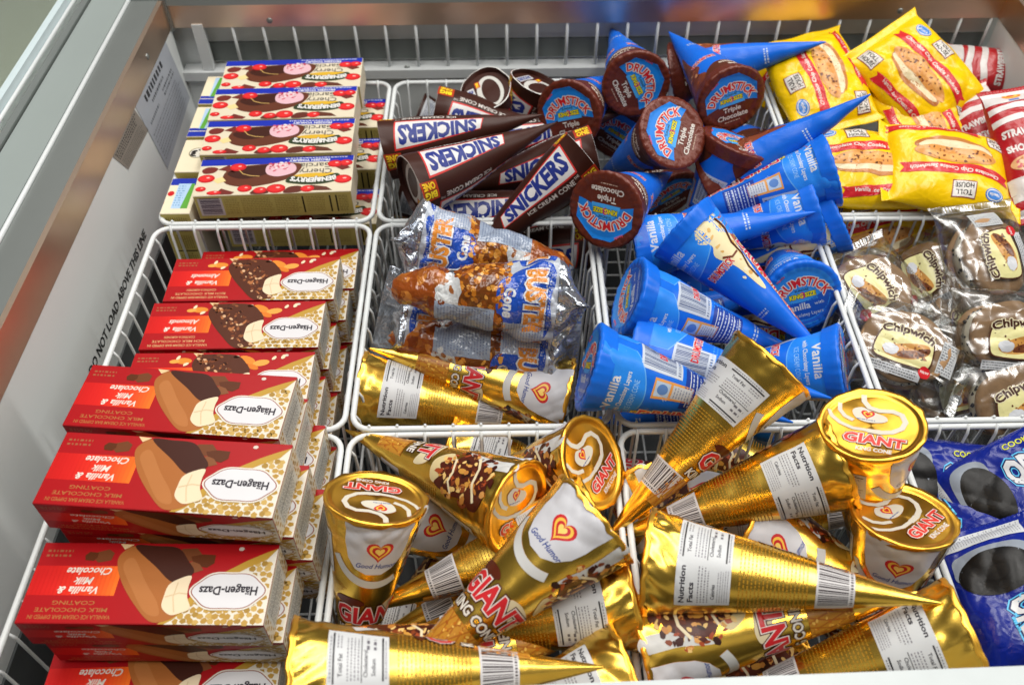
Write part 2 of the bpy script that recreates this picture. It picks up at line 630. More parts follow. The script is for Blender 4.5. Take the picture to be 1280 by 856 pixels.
def disc_parts(cone, name, m, art, inkm, seed, kind):
    """the lid at the wide end: a disc with its rim, and its print"""
    L, R = cone.L, cone.R
    n = Crumple(seed+5, .55 if kind == 'gold' else .3, 24 if kind == 'gold' else 18, crease=.5)
    def z_at(x, y):
        rr = np.hypot(x, y)/R
        an = np.arctan2(y, x)
        z = L+1.0+n(np.stack([x, y, 0*x], 1))
        if kind == 'drum':
            ridge = np.abs(np.sin(an*13+np.sin(an*5)*.8))
            z = z+(ridge-.5)*np.clip((rr-.76)/.2, 0, 1)*1.0-.8*np.clip((.84-rr)/.1, 0, 1)
        if kind == 'gold':
            z = z-2.2*np.clip((.93-rr)/.07, 0, 1)
        return z
    def surf(x, y):
        if kind == 'paper': return np.stack([x, y, L-5+n(np.stack([x, y, 0*x], 1))*1.5], 1)*.001
        return np.stack([x, y, z_at(x, y)], 1)*.001
    nt = 104
    th = np.arange(nt)*2*math.pi/nt
    rings = [.02]+[.06+.04*k for k in range(23)]+[.97] if kind != 'paper' else [.02, .2, .4, .6, .8, .96]
    V, F = [], []
    for r in rings:
        V.append(surf(R*r*np.cos(th), R*r*np.sin(th)))
    if kind == 'gold':
        rr = np.random.RandomState(seed)
        wv = sum(rr.uniform(.2, .6)*np.sin(th*k+rr.uniform(0, 6)) for k in (5, 9, 14, 23))
        for dr, dz in ((.5+wv*.35, .7+wv*.4), (1.0+wv*.55, -.6+wv*.8), (.5+wv*.2, -3.+wv*.9)):
            V.append(np.stack([(R+dr)*np.cos(th), (R+dr)*np.sin(th), L+.6+dz+0*th], 1)*.001)
    elif kind == 'drum':
        pl = np.abs(np.sin(th*13+np.sin(th*5)*.8))
        for dr, y in ((1.2, L+.2), (1.6, L-1.2), (1.3, L-5), (1.1, L-9), (1.0, L-13)):
            rd = float(cone.rad(np.array([y]))[0])+dr+pl*.7*np.clip((y-L+13)/13, 0, 1)
            V.append(np.stack([rd*np.cos(th), rd*np.sin(th), y+0*th], 1)*.001)
    V = np.vstack(V)
    nr = len(V)//nt
    F = [[j*nt+(i+1) % nt, j*nt+i, (j+1)*nt+i, (j+1)*nt+(i+1) % nt] for j in range(nr-1) for i in range(nt)]
    F.append(list(range(nt)))
    lid = mesh_from(name, V, F, m)
    return lid, bake_parts(art, surf, 2.4, inkm, name, lift=.35)

# ---- gold cone artwork
def gold_art(c):
    a = ConeArt(c, 11)
    a.at0 = a.at
    a.at = lambda d, y, rot=0: a.at0(d, y-5, rot)
    R1 = '#c4252c'
    # white emblem with a heart, swooshes
    a.g = 'emblem'
    a.at(0, 150)
    a.poly([(-22, 27), (20, 27), (19, 8), (17, -2), (12, -10), (4, -15), (-7, -15), (-15, -11), (-20, -3), (-22, 8)], '#dedee4', 0)
    a.heart(0, 4, 8.5, [(1, R1), (.78, '#f0c04a'), (.58, R1), (.36, '#f3cf6a')], 1)
    a.text('Good Humor', -1, -9.5, 4.0, '#2a3f88', w=28, shear=.25, bold=.02, z=1)
    a.g = 'white_band'
    a.arc(0, 9, 30, 36, 205, 300, '#d4d4d2', 0)
    a.blob([(27, 27), (35, 27), (36, 8), (31, -8), (24, -16), (27, 4)], '#d4d4d2', 0)
    for sgn, d in ((1, 92),):
        a.g = 'nut_picture#%d' % sgn
        a.at(d, 138)
        a.blob([(-14*sgn, -16), (-3*sgn, -27), (14*sgn, -23), (10*sgn, -10), (-5*sgn, -8)][::sgn], '#cbb98a', 1)
        a.blob([(-13*sgn, 6), (-15*sgn, -4), (-8*sgn, -10), (-2*sgn, -20), (6*sgn, -15), (15*sgn, -19), (18*sgn, -4), (16*sgn, 8), (19*sgn, 24), (8*sgn, 30), (-1*sgn, 26), (-9*sgn, 20)][::sgn], '#4c1c0e', 2)
        a.nuts(lambda x, y: (x/20)**2+((y-5)/26)**2 < 1, -20, -20, 20, 31, 120,
               ['#b87a38', '#cf9550', '#7d3a1c', '#3a140e', '#c08a3c', '#dcb873', '#9c4420', '#4a1a10', '#2c0f0a', '#5c2412'], 2.7, 3)
        a.stroke([(-14*sgn, 9), (-6*sgn, 15), (4*sgn, 16), (14*sgn, 22)], 2., '#e0d2b0', 6)
        a.stroke([(-9*sgn, -9), (2*sgn, -5), (9*sgn, -6), (16*sgn, -1)], 1.8, '#e0d2b0', 6)
    a.g = 'lettering'
    a.at(10, 94)
    a.blob([(6, 13), (14, 15), (27, 10), (30, -2), (18, 2), (8, 8)], '#d6c8a4', 1)
    a.blob([(-24, 14), (-14, 11), (-6, 14), (-10, 18), (-20, 18)], '#55200f', 1)
    a.text('GIANT', 0, -3, 14.5, R1, w=48, bold=.035, out='#f2e6e0', ow=.04, out2='#4a1c14', ow2=.075, z=2)
    a.at(10, 80)
    a.text('KING CONE', 0, 0, 6.6, '#efe9de', w=40, bold=.03, out='#4a2a18', ow=.06, z=2)
    a.g = 'waffle_print'
    a.at(10, 62)
    a.poly([(-20, -14), (20, -14), (20, 14), (-20, 14)], '#b8802a', 0)
    for i in range(7):
        x = -15+i*5
        a.stroke([(x-4, -14), (x+4, 14)], .8, '#a2601e', 1)
        a.stroke([(x+4, -14), (x-4, 14)], .8, '#a2601e', 1)
    a.nuts(lambda x, y: True, -19, -13, 19, 13, 110, ['#c98a30', '#9c5218', '#d8a040', '#b4661c', '#e0b456'], 1.0, 2)
    # back: nutrition label, small print, barcode
    a.g = 'nutrition_label'
    a.at(226, 142)
    nutrition(a, 58, 32)
    a.g = 'small_print'
    a.at(226, 100)
    a.fine(-30, -19, 30, 22, 18, '#a87c1e', 0, .30, .6, 2.2)
    a.g = 'barcode'
    a.at(226, 66)
    a.barcode(-17, -11, 17, 11)
    return a
def gold_lid_art():
    a = Art(12)
    a.g = 'lid_print'
    W_ = '#dcd6c6'
    a.stroke([(-9, 28), (-8, 22), (-4, 17), (3, 15), (11, 16), (17, 13.5), (20, 7), (18.5, 1), (13, -4), (6, -6), (-2, -6)], 3.6, W_, 0)
    a.stroke([(-29, 8), (-26, 3), (-20, -2), (-11, -5.5), (-2, -6), (6, -5)], 2.6, W_, 1)
    a.stroke([(-23, 17), (-22, 10), (-18, 5), (-12, 2)], 2.8, W_, 1)
    a.blob([(-14, 12), (-9, 16), (-4, 14.5), (2, 12), (7, 10), (9, 6), (5, 3), (-4, 2), (-11, 5)], W_, 2)
    a.heart(-4, 9.5, 4.4, [(1, '#c4252c'), (.68, '#f0c04a'), (.42, '#c4252c')], 3)
    a.fine(-10, 3.6, 2, 5, 1, '#54639a', 3)
    a.text('GIANT', 3, -17.5, 8, '#cf3a30', w=38, bold=.04, out='#f1e7dc', ow=.05, out2='#6b2a1a', ow2=.09, z=3)
    a.text('KING CONE', 4, -24, 3.4, '#f3eee2', w=22, bold=.03, z=3)
    return a

# ---- blue and chocolate cone artwork
def drum_art(c, choc):
    a = ConeArt(c, 21)
    L = c.L
    for d in (0, 180):
        a.g = 'flavour_lettering'
        if choc:
            a.at(d, L-21)
            a.blob([(-34, 9), (0, 11), (34, 9), (26, -5), (12, -11), (-12, -11), (-26, -5)], '#532819', 0)
            a.text('Triple', 0, 2, 5.2, '#ecdfd0', bold=.03, z=1)
            a.text('Chocolate', 0, -5.5, 5.2, '#ecdfd0', bold=.03, z=1)
            a.fine(-12, -9.5, 12, -7.5, 1, '#cdbba8', 1)
        else:
            a.at(d, L-19)
            for rr_, cc_, zz_ in ((69, '#5a9fe6', 0), (68, '#2583e6', 1)):
                a.poly([(rr_*math.sin(R_(t_)), 46-rr_*math.cos(R_(t_))) for t_ in range(-36, 37, 4)]+[(40, 17.5), (-40, 17.5)], cc_, zz_)
            a.text('Vanilla', 0, -1, 8.6, '#f2f5fa', bold=.02, z=2)
            a.text('with Chocolatey Layers', 0, -8.5, 4., '#e2ecf8', w=42, bold=.02, z=2)
            a.text('ICE CREAM CONE', 0, -16, 4.4, '#8fc1f2', w=32, bold=.0, z=2)
        a.g = 'brand_lettering'
        a.at(48 if d == 0 else 304, L-54)
        a.text('DRUMSTICK', 0, 0, 6.4, '#cc2028', w=27, bold=.03, out='#f4f0ee', ow=.07, z=1)
    # picture side
    a.g = 'picture'
    a.at(92, 104)
    a.blob([(-9, 44), (-3, 50), (3, 44), (10, 47), (11, 28), (8, -2), (4, -26), (-1, -26), (-5, 0), (-11, 18), (-7, 27), (-12, 36)], '#e6d8ac' if not choc else '#7a3d22', 1)
    a.nuts(lambda x, y: True, -7, -14, 8, 40, 16, ['#d2a860', '#c99a50', '#f2e8ca'] if not choc else ['#a85a2a', '#5a2616', '#c98a58'], 2., 2)
    a.stroke([(8, 42), (9.5, 30), (6, 18), (7.5, 6), (4, -6), (5, -18)], 2.2, '#4a2318', 5)
    a.stroke([(-8, 14), (-2, 9), (5, 10)], 1.8, '#6a3018', 5)
    a.at(112, 88)
    a.text('DRUMSTICK', 4, -6, 9.5, '#cc2028', w=78, rot=-90, bold=.03, out='#f6f0e6', ow=.06, z=4)
    a.g = 'waffle_print'
    a.at(128, 80)
    a.poly([(-2, 68), (6, 68), (7, -30), (2, -56), (-2, -24)], '#b4602c', 0)
    for i in range(24):
        a.stroke([(-1.5, -44+i*4.7), (5.5, -41+i*4.7)], .9, '#8d431c', 1)
    a.text('KING SIZE', 2, 34, 4, '#e8d422', w=24, rot=-90, bold=.03, out='#2c4a20', ow=.06, z=2)
    # back: tear line, token box, nutrition panel, barcode
    a.g = 'token_box'
    a.at(206, L-62)
    a.rect(-7, -16, 7, 16, '#dc9a52', 0)
    a.rect(-5.2, 3, 5.2, 14.5, '#b9d0ea', 1)
    a.ell(0, 8.6, 3.8, 4.2, '#5a84c4', 2)
    a.rect(-5.2, -14.5, 5.2, 1, '#d7dde6', 1)
    a.fine(-4.4, -13.5, 4.4, 0, 6, '#8a94ac', 2, .4)
    a.g = 'nutrition_label'
    a.at(226, 78)
    a.rect(-16, -15, 16, 15, '#1e3c94', 0)
    for i in range(5): a.rect(-14, 10.6-i*5.6, 14, 11.3-i*5.6, '#dfe6f2', 1)
    a.fine(-14, -14, 14, 10, 8, '#b9c8e8', 1, .36)
    a.g = 'barcode'
    a.at(268, L-50)
    a.barcode(-13, -17, 13, 17, col='#46557e', bg='#c9d3e2')
    a.g = 'small_print'
    a.at(182, L-62)
    a.text('TEAR HERE', 4, -2, 3, '#cfe0f4', w=18, rot=-60, z=0)
    a.at(250, 48)
    a.fine(-7, -3, 7, 3, 2, '#cfe0f4', 0, .5)
    a.at(8, 62)
    a.fine(-9, -3, 9, 3, 2, '#cfe0f4', 0, .5)
    a.at(310, 86)
    a.fine(-11, -12, 11, 14, 9, '#3f8fe4', 0, .4)
    return a
def drum_lid_art(choc):
    a = Art(22)
    a.tf = lambda V: V*1.1
    a.g = 'lid_print'
    if choc:
        a.poly([(-24, -7), (-24.5, 10), (-16, 18.5), (-8, 25), (8, 25), (16, 18.5), (24.5, 10), (24, -7), (12, -3.5), (0, -2.5), (-12, -3.5)], '#1a80dc', 0)
    else:
        a.ell(0, 0, 26, 26, '#2c86e0', 0)
        a.blob([(-26, -1), (0, -5), (26, 2), (22, -14), (12, -23), (-10, -24), (-22, -14)], '#1d55bb', 1)
    a.arc(0, -5, 0, 12.5, 0, 180, '#45a6ee' if choc else '#3d95e4', 1)
    a.text('DRUMSTICK', 0, 9.5, 7.6, '#cc2028', w=44, bold=.025, out='#f6f0e6', ow=.07, arc=17.5, z=2)
    a.text('Nestle', -14, 18.5, 2.2, '#d94a4a', rot=35, bold=.02, z=2)
    a.text('SUNDAE', 0, 4.6, 2.1, '#2c3550', bold=.02, z=3)
    a.text('KING SIZE', 0, -1.2, 4.0, '#e6d826', w=21, bold=.04, out='#24431c', ow=.07, z=3)
    a.ell(0, .8, 2.4, 3.0, '#c4317a', 3)
    if choc:
        a.text('Triple', 0, -11.5, 5., '#efe6dc', bold=.03, z=1)
        a.text('Chocolate', 0, -18.5, 5., '#efe6dc', bold=.03, z=1)
        a.fine(-8, -22.5, 8, -20.8, 1, '#b79a88', 1)
    else:
        a.text('Vanilla', -6, -11.5, 6., '#eef3fa', bold=.02, z=2)
        a.text('with', 12, -10, 3.2, '#dce8f6', z=2)
        a.text('Chocolatey Layers', 0, -18, 3.2, '#dce8f6', w=28, z=2)
    return a

# ---- brown candy cone artwork
def snick_art(c):
    a = ConeArt(c, 31)
    for d in (0, 240):
        a.at(d, 102, 90)
        a.tfo = a.tf
        a.tf = lambda V, f=a.tfo: f(V*np.array([.84, .84]))
        a.g = 'brand_panel'
        a.poly([(-52, -11.5), (50, -17), (56, 15), (-46, 10)], '#c5302c', 0)
        a.poly([(-50, -10), (48.5, -15.2), (53.8, 13), (-45.5, 8.6)], '#eceaea', 1)
        a.text('SNICKERS', 2, -8.8, 19, '#22307c', w=92, shear=.16, bold=.05, z=2)
        a.g = 'lettering'
        a.text('ICE CREAM CONE', 10, -22.5, 5.2, '#dcd6d0', w=62, rot=-3, bold=.02, z=0)
        a.text('THE', 46, -21, 2.6, '#d8d0c8', z=0)
        a.g = 'size_badge'
        a.rect(50, -38, 70, -22, '#b03a1e', 0)
        a.text('BIG', 60, -29.5, 5.6, '#f0d22a', w=15, bold=.05, out='#5a2010', ow=.06, z=1)
        a.text('ONE', 60, -36.6, 5.6, '#f0c22a', w=15, bold=.05, out='#5a2010', ow=.06, z=1)
    a.at(124, 112, 90)
    a.g = 'barcode'
    a.barcode(18, -13, 44, 12, col='#47506a', bg='#d9dce2')
    a.g = 'ingredients_panel'
    a.poly([(-46, -9), (16, -13), (16, 12), (-46, 8)], '#4b2c20', 0)
    a.fine(-44, -9, 14, 9, 9, '#8f7867', 1, .34, .6, 2.)
    return a
def snick_lid_art():
    a = Art(32)
    a.g = 'lid_print'
    V = [(26*math.cos(t/20*math.pi), 18*math.sin(t/20*math.pi)+5) for t in range(40)]
    h = [(21*math.cos(t/20*math.pi), 12*math.sin(t/20*math.pi)+6) for t in range(40)]
    a.poly(V, '#d8d6d0', 0, holes=[h])
    a.rect(-16, -24, 16, -15, '#e4e4e6', 1)
    a.text('SNICKERS', 0, -22.5, 6, '#22307c', w=29, shear=.16, bold=.05, z=2)
    a.rect(-23, -12, -13, -5, '#b03a1e', 1)
    a.text('BIG', -18, -10.4, 3.6, '#f0d22a', bold=.05, z=2)
    return a

# ---- silver nut cone artwork
def nut_art(c, seed):
    a = ConeArt(c, seed)
    L = c.L
    full = math.pi*c.R
    a.g = 'white_band'
    a.tf = lambda V: V
    a.rect(-full, L-48, full, L-4, '#b9c0cc', 0)
    for k, d in enumerate((0, 120, 240)):
        a.at(d, L-24)
        a.g = 'brand_lettering#%d' % k
        a.blob([(-33, 12), (-20, 18), (0, 15), (20, 18), (33, 10), (31, -8), (16, -13), (-8, -21), (-28, -14)], '#1d4aae', 1)
        a.blob([(-15, -26), (15, -26), (19, -12), (-19, -12)], '#1d4aae', 1)
        a.text('BUSTER', 0, -4, 15, '#d0822c', w=56, bold=.05, out='#dfe4ec', ow=.06, out2='#1a3a8c', ow2=.10, z=2)
        a.text('Cone', 3, -21, 9, '#e6ebf2', w=26, bold=.04, out='#1d4aae', ow=.06, z=3)
        a.g = 'nut_picture#%d' % k
        a.at(d, 74)
        a.poly([(-30, 26), (30, 26), (31, -18), (-31, -18)], '#6e3a10', 0)
        a.nuts(lambda x, y: True, -31, -18, 31, 27, 130, ['#b8701e', '#9c5414', '#c98632', '#84420e', '#d89c46', '#5e2c08'], 3., 1)
        a.g = 'ice_cream_picture#%d' % k
        a.at(d, 52)
        a.ell(0, 0, 19, 10, '#c9ccce', 4, 8, wob=.3)
        a.nuts(lambda x, y: True, -14, -6, 14, 6, 14, ['#8a5226', '#a46a3c', '#763a14', '#b4b8ba', '#dcdfe0'], 2.8, 5)
        a.g = 'caramel_picture#%d' % k
        a.at(d, 26)
        a.poly([(-24, -20), (24, -20), (27, 24), (-27, 24)], '#8c4414', 2)
        a.nuts(lambda x, y: True, -26, -20, 26, 22, 26, ['#6e300c', '#a8601f', '#7c3a10', '#c07a34', '#92501c'], 5., 3)
    a.at(60, L-28)
    a.g = 'small_print#1'
    a.rect(-13, -16, 13, 16, '#aab4c4', 3)
    a.fine(-12, -15, 12, 15, 14, '#7684aa', 4, .36, .5, 1.6)
    a.at(60, 66)
    a.g = 'small_print#2'
    a.rect(-15, -24, 15, 24, '#8f9bae', 6)
    a.fine(-13, -22, 13, 22, 18, '#65728e', 7, .36, .5, 1.6)
    return a

def cone_variant(kind, seed):
    """-> ([(part, mesh, [(sub-part, mesh)])], lid index, L)"""
    if kind == 'gold':
        c = Cone(172, 33.5, seed, .5, 26, .55)
        c.n2 = Crumple(seed+77, 1.25, 13, crease=.9)
        sl = c.sleeve('foil_sleeve', gold, 110, 96)
        lid, lp = disc_parts(c, 'lid', goldlid, gold_lid_art(), foil_ink, seed, 'gold')
        return [('sleeve', sl, bake_parts(gold_art(c), c.surf, 2.8, foil_ink, 'gold', lift=.32)), ('lid', lid, lp)], c
    if kind in ('choc', 'van'):
        ch = kind == 'choc'
        c = Cone(163, 33.5 if ch else 32.5, seed, .8 if ch else 1.5, 34, .55)
        sl = c.sleeve('paper_sleeve', bluep)
        lid, lp = disc_parts(c, 'lid', brownlid if ch else bluep, drum_lid_art(ch), ink, seed, 'drum')
        return [('sleeve', sl, bake_parts(drum_art(c, ch), c.surf, 3.6, ink, kind)), ('lid', lid, lp)], c
    if kind == 'snick':
        c = Cone(160, 34, seed, 1.2, 44, .45, fold=.35)
        sl = c.sleeve('paper_sleeve', brownp)
        # raw paper edge and tucked-in end
        th = np.arange(80)*2*math.pi*c.R/80
        P0 = c.surf(th, 0*th+c.L)
        Pi = P0*np.array([.97, .97, 1])
        P1 = c.surf(th, 0*th+c.L-5)*np.array([.965, .965, 1])
        P2 = P1*np.array([.02, .02, 1])
        ring = [[i, (i+1) % 80, 80+(i+1) % 80, 80+i] for i in range(80)]
        edge = mesh_from('paper_edge', np.vstack([P0, Pi+np.array([0, 0, .0003])]), ring, whitep)
        tuck = mesh_from('tucked_wall', np.vstack([Pi+np.array([0, 0, .0003]), P1]), ring, brownp)
        sx = float(np.abs(P1[:, 0]).max()/(c.R*.001)); sy = float(np.abs(P1[:, 1]).max()/(c.R*.001))
        nn = Crumple(seed+3, 1.2, 30, crease=.6)
        def surf(x, y): return np.stack([x*sx, y*sy, c.L-4.5+nn(np.stack([x, y, 0*x], 1))*(1-np.clip(np.hypot(x, y)/c.R, 0, 1))], 1)*.001
        V, F = [], []
        t2 = np.arange(60)*2*math.pi/60
        for r in (.02, .2, .4, .6, .8, .985): V.append(surf(c.R*r*np.cos(t2), c.R*r*np.sin(t2)))
        F = [[j*60+i, (j+1)*60+i, (j+1)*60+(i+1) % 60, j*60+(i+1) % 60] for j in range(5) for i in range(60)]
        F.append(list(range(60)))
        end = mesh_from('folded_end', np.vstack(V), F, brownp)
        return [('sleeve', sl, bake_parts(snick_art(c), c.surf, 3.6, ink, kind)+[('paper_edge', edge), ('tucked_wall', tuck)]),
                ('folded_end', end, bake_parts(snick_lid_art(), surf, 4, ink, 'end'))], c
    if kind == 'nut':
        c = Cone(142, 36, seed, 3.8, 26, .8, fin=15)
        sl = c.sleeve('foil_wrapper', silver, 130, 120)
        return [('wrapper', sl, bake_parts(nut_art(c, seed), c.surf, 2.4, nut_ink, kind, lift=.6))], c

VAR = {}
def variant(kind, i):
    if (kind, i) not in VAR: VAR[(kind, i)] = cone_variant(kind, 100*('gold', 'choc', 'van', 'snick', 'nut').index(kind)+7*i+3)
    return VAR[(kind, i)]
PLACED = []
def put_cone(kind, v, name, label, cat, group, lid, toward, ratio, z, face=0, up=90):
    parts, c = variant(kind, v)
    P = at(lid[0], lid[1], z)
    view = (EYE-P).normalized()
    e = RT*(toward[0]-lid[0])-UP*(toward[1]-lid[1])
    e = (e-view*e.dot(view)).normalized()
    n = (view*ratio-e*math.sqrt(max(0, 1-ratio*ratio))).normalized()
    tip = P-n*(c.L*.001)
    q = view-n*view.dot(n)
    if q.length < .15: q = -e+n*e.dot(n)
    q.normalize()
    xl = Matrix.Rotation(-R_(face), 3, n) @ q
    yl = n.cross(xl)
    M = Matrix((xl, yl, n)).transposed().to_4x4()
    M.translation = tip
    t = empty(name, M, label, cat, group)
    u = RT*math.cos(R_(up))+UP*math.sin(R_(up))
    lr = math.atan2(u.dot(yl), u.dot(xl))-math.pi/2
    for pn, me, subs in parts:
        o = obj(pn, me, t)
        if pn == 'lid' or pn == 'folded_end' and kind != 'snick': o.rotation_euler[2] = lr
        for sn, sm in subs: obj(sn, sm, o)
    PLACED.append((name, label, tuple(round(k) for k in proj(tip)), round(tip.z, 3)))
    return t

# ------------------------------------------------------------------ cartons
BW, BD, BH = 150., 54.5, 28.5
def bar_art(kind):
    """red ice cream bar carton as it lies in the freezer (seen from the front, so the words stand on their heads)"""
    a = Art(41 if kind == 'milk' else 42)
    W, D = BW, BD
    def p(u, v): return (u*W, (1-v)*D)
    a.g = 'red_panel'
    a.rect(.6, .6, W-.6, D-.6, '#a01016', 0)
    a.g = 'lattice_panel'
    edge = [(.575, 1), (.62, .86), (.665, .72), (.73, .52), (.80, .36), (.88, .22), (.95, .12), (1, .06)]
    a.poly([p(u, v) for u, v in edge]+[p(1, 1)], '#e6dfcf', 1)
    a.poly([p(u, v) for u, v in edge]+[p(u+.012, v+.085) for u, v in edge[::-1][1:-1]]+[p(.60, 1)], '#b08a34', 3)
    def inside(u, v):
        for (u0, v0), (u1, v1) in zip(edge, edge[1:]):
            if u0 <= u <= u1: return v > v0+(v1-v0)*(u-u0)/(u1-u0)+.10
        return u > .6
    r = a.rnd
    step = 4.2
    for j in range(14):
        for i in range(37):
            x, y = (i+.5*(j % 2)+r.uniform(-.2, .2))*step, (j+.5+r.uniform(-.2, .2))*step*.92
            if y > D-1.5 or x > W-2: continue
            if not inside(x/W, 1-y/D): continue
            n = r.choice((5, 6))
            rr = step*.55
            rot = r.random()*6
            a.poly([(x+rr*r.uniform(.75, 1.15)*math.cos(rot+6.283*k/n), y+rr*r.uniform(.7, 1.1)*math.sin(rot+6.283*k/n)) for k in range(n)], r.choice(['#a9843a', '#b08c42', '#9c7a34', '#bb9a55']), 2)
    a.g = 'flavour_panel'
    for i in range(20):
        k = i/19
        c = '#%02x%02x%02x' % (int(190+46*k), int(26+82*k*k), int(24+8*k))
        u0, u1 = .004+.018*i, .004+.018*(i+1)+.0006
        a.poly([p(u0, .30), p(u1, .30), p(u1, .665), p(u0, .665)], c, 1)
    wh = '#f2e6da'
    def tx(t, u, v, h, c=wh, w=None, z=4, sh=.3, b=.02): a.text(t, u*W, (1-v)*D, h, c, w=w, rot=180, shear=sh, bold=b, z=z)
    if kind == 'milk':
        tx('Vanilla &', .215, .56, 4.9, w=25)
        tx('Milk', .225, .445, 4.9)
        tx('Chocolate', .235, .325, 4.9, w=28)
    else:
        tx('Vanilla &', .205, .545, 5.2, w=28)
        tx('Almonds', .21, .385, 5.2, w=26)
    a.g = 'small_print'
    for k, (t, wd) in enumerate((('VANILLA ICE CREAM BAR DIPPED IN', 50), ('MILK CHOCOLATE', 44) if kind == 'milk' else ('RICH MILK CHOCOLATE', 44), ('COATING' if kind == 'milk' else 'COATING & ALMONDS', 26))):
        tx(t, .21, .90-.085*k, 2.7, '#a86a3a' if kind == 'milk' else '#c9a070', wd, 1, 0, .01)
    a.g = 'small_print#2'
    a.fine(4, D*.80, 22, D*.92, 2, '#9a5a3a', 1, .45)
    a.g = 'approval_mark'
    a.ell(.845*W, D*.93, 1.7, 1.3, '#d9c9bd', 2)
    a.g = 'bar_picture'
    if kind == 'milk':
        a.blob([p(.335, .24), p(.35, .11), p(.395, .05), p(.50, .26), p(.59, .50), p(.585, .66), p(.585, .78), p(.645, .86), p(.61, .955), p(.54, .965), p(.45, .74), p(.375, .48)], '#a0602e', 5)
        a.blob([p(.365, .30), p(.40, .2), p(.48, .5), p(.55, .74), p(.57, .9), p(.51, .86), p(.43, .58)], '#ab6c3a', 6)
        a.blob([p(.39, .045), p(.48, .04), p(.575, .065), p(.63, .22), p(.668, .38), p(.595, .50), p(.50, .30)], '#3e1c12', 6)
        br = ['#6a3a1e', '#56290f', '#7d4a2a']
    else:
        a.blob([p(.335, .25), p(.35, .1), p(.395, .045), p(.56, .06), p(.63, .22), p(.66, .42), p(.585, .66), p(.575, .78), p(.62, .95), p(.53, .985), p(.44, .72), p(.37, .46)], '#4f2716', 5)
        Q = lambda x, y: .34 < x/W-.22*(1-y/D)+.02 < .50
        a.nuts(Q, .34*W, .04*D, .64*W, .95*D, 95, ['#8a5230', '#a8693e', '#6e3a20', '#3a1a10', '#caa07a'], 1.7, 6)
        br = ['#d9822e', '#e39a44', '#cf7424']
    a.blob([p(.58, .53), p(.62, .45), p(.663, .42), p(.662, .55), p(.668, .68), p(.69, .81), p(.655, .87), p(.615, .89), p(.575, .80), p(.572, .66)], '#e6d3b2', 9)
    a.stroke([p(.615, .5), p(.61, .68), p(.63, .86)], .8, '#cdb692', 10)
    a.stroke([p(.577, .68), p(.63, .63), p(.664, .64)], .8, '#cdb692', 11)
    a.g = 'corner_picture'
    a.poly([p(.325, .015), p(.385, .025), p(.35, .09)], '#d9b98a', 6)
    for (u, v, s_, k) in ((.62, .16, 9, 0), (.70, .22, 8, 1), (.66, .30, 6, 2), (.27, .17, 8, 0), (.22, .18, 5, 1)):
        a.g = 'chunk_picture#%d' % (u*100)
        if kind == 'milk':
            a.ell(u*W, (1-v)*D, s_, s_*.62, br[k], 2+k, r.uniform(-20, 20), n=6, wob=.5)
        else:
            a.ell(u*W+2, (1-v)*D, s_*.85, s_*.42, br[k], 2+k, r.uniform(-30, 20), n=16)
    if kind != 'milk':
        for u, v in ((.78, .12), (.83, .10), (.25, .10), (.3, .24), (.57, .1)):
            a.g = 'chunk_picture#%d' % (u*1000)
            a.ell(u*W, (1-v)*D, 2.6, 1.6, '#ead6b4', 5, r.uniform(0, 90), n=7, wob=.4)
    a.g = 'brand_oval'
    ov = [(.83*W+23.5*math.cos(t)*(1+.03*math.cos(6*t)), .40*D+13.2*math.sin(t)*(1+.05*math.cos(6*t))) for t in [6.2832*k/48 for k in range(48)]]
    iv = [(.83*W+(x-.83*W)*.955, .40*D+(y-.40*D)*.93) for x, y in ov]
    jv = [(.83*W+(x-.83*W)*.925, .40*D+(y-.40*D)*.89) for x, y in ov]
    a.poly(ov, '#efeadd', 8)
    a.poly(iv, '#8a4a3a', 9)
    a.poly(jv, '#eeedf0', 10)
    a.text('Häagen-Dazs', .83*W, .40*D+2.8, 5.8, '#241e28', w=36, rot=180, bold=.03, z=11)
    return a
def lattice_art(w, h, label=True):
    a = Art(43)
    r = a.rnd
    a.g = 'lattice_panel'
    a.rect(.5, .5, w-.5, h-.5, '#e2dac6', 0)
    for j in range(int(h/4.4)+1):
        for i in range(int(w/4.6)+1):
            x, y = (i+.5*(j % 2)+.3+r.uniform(-.15, .15))*4.6, (j+.5+r.uniform(-.15, .15))*4.3
            if x > w-2 or y > h-2: continue
            rot = r.random()*6
            a.poly([(x+1.75*r.uniform(.75, 1.1)*math.cos(rot+1.0472*k), y+1.7*r.uniform(.7, 1.1)*math.sin(rot+1.0472*k)) for k in range(6)], r.choice(['#a9843a', '#b08c42', '#8f6f2c']), 1)
    if label:
        a.g = 'nutrition_label'
        a.rect(w*.16, h*.1, w*.84, h*.9, '#d9dad4', 2)
        a.fine(w*.2, h*.15, w*.8, h*.85, 9, '#6a6a66', 3, .4)
        a.rect(w*.2, h*.55, w*.8, h*.58, '#4a4a48', 3)
    return a
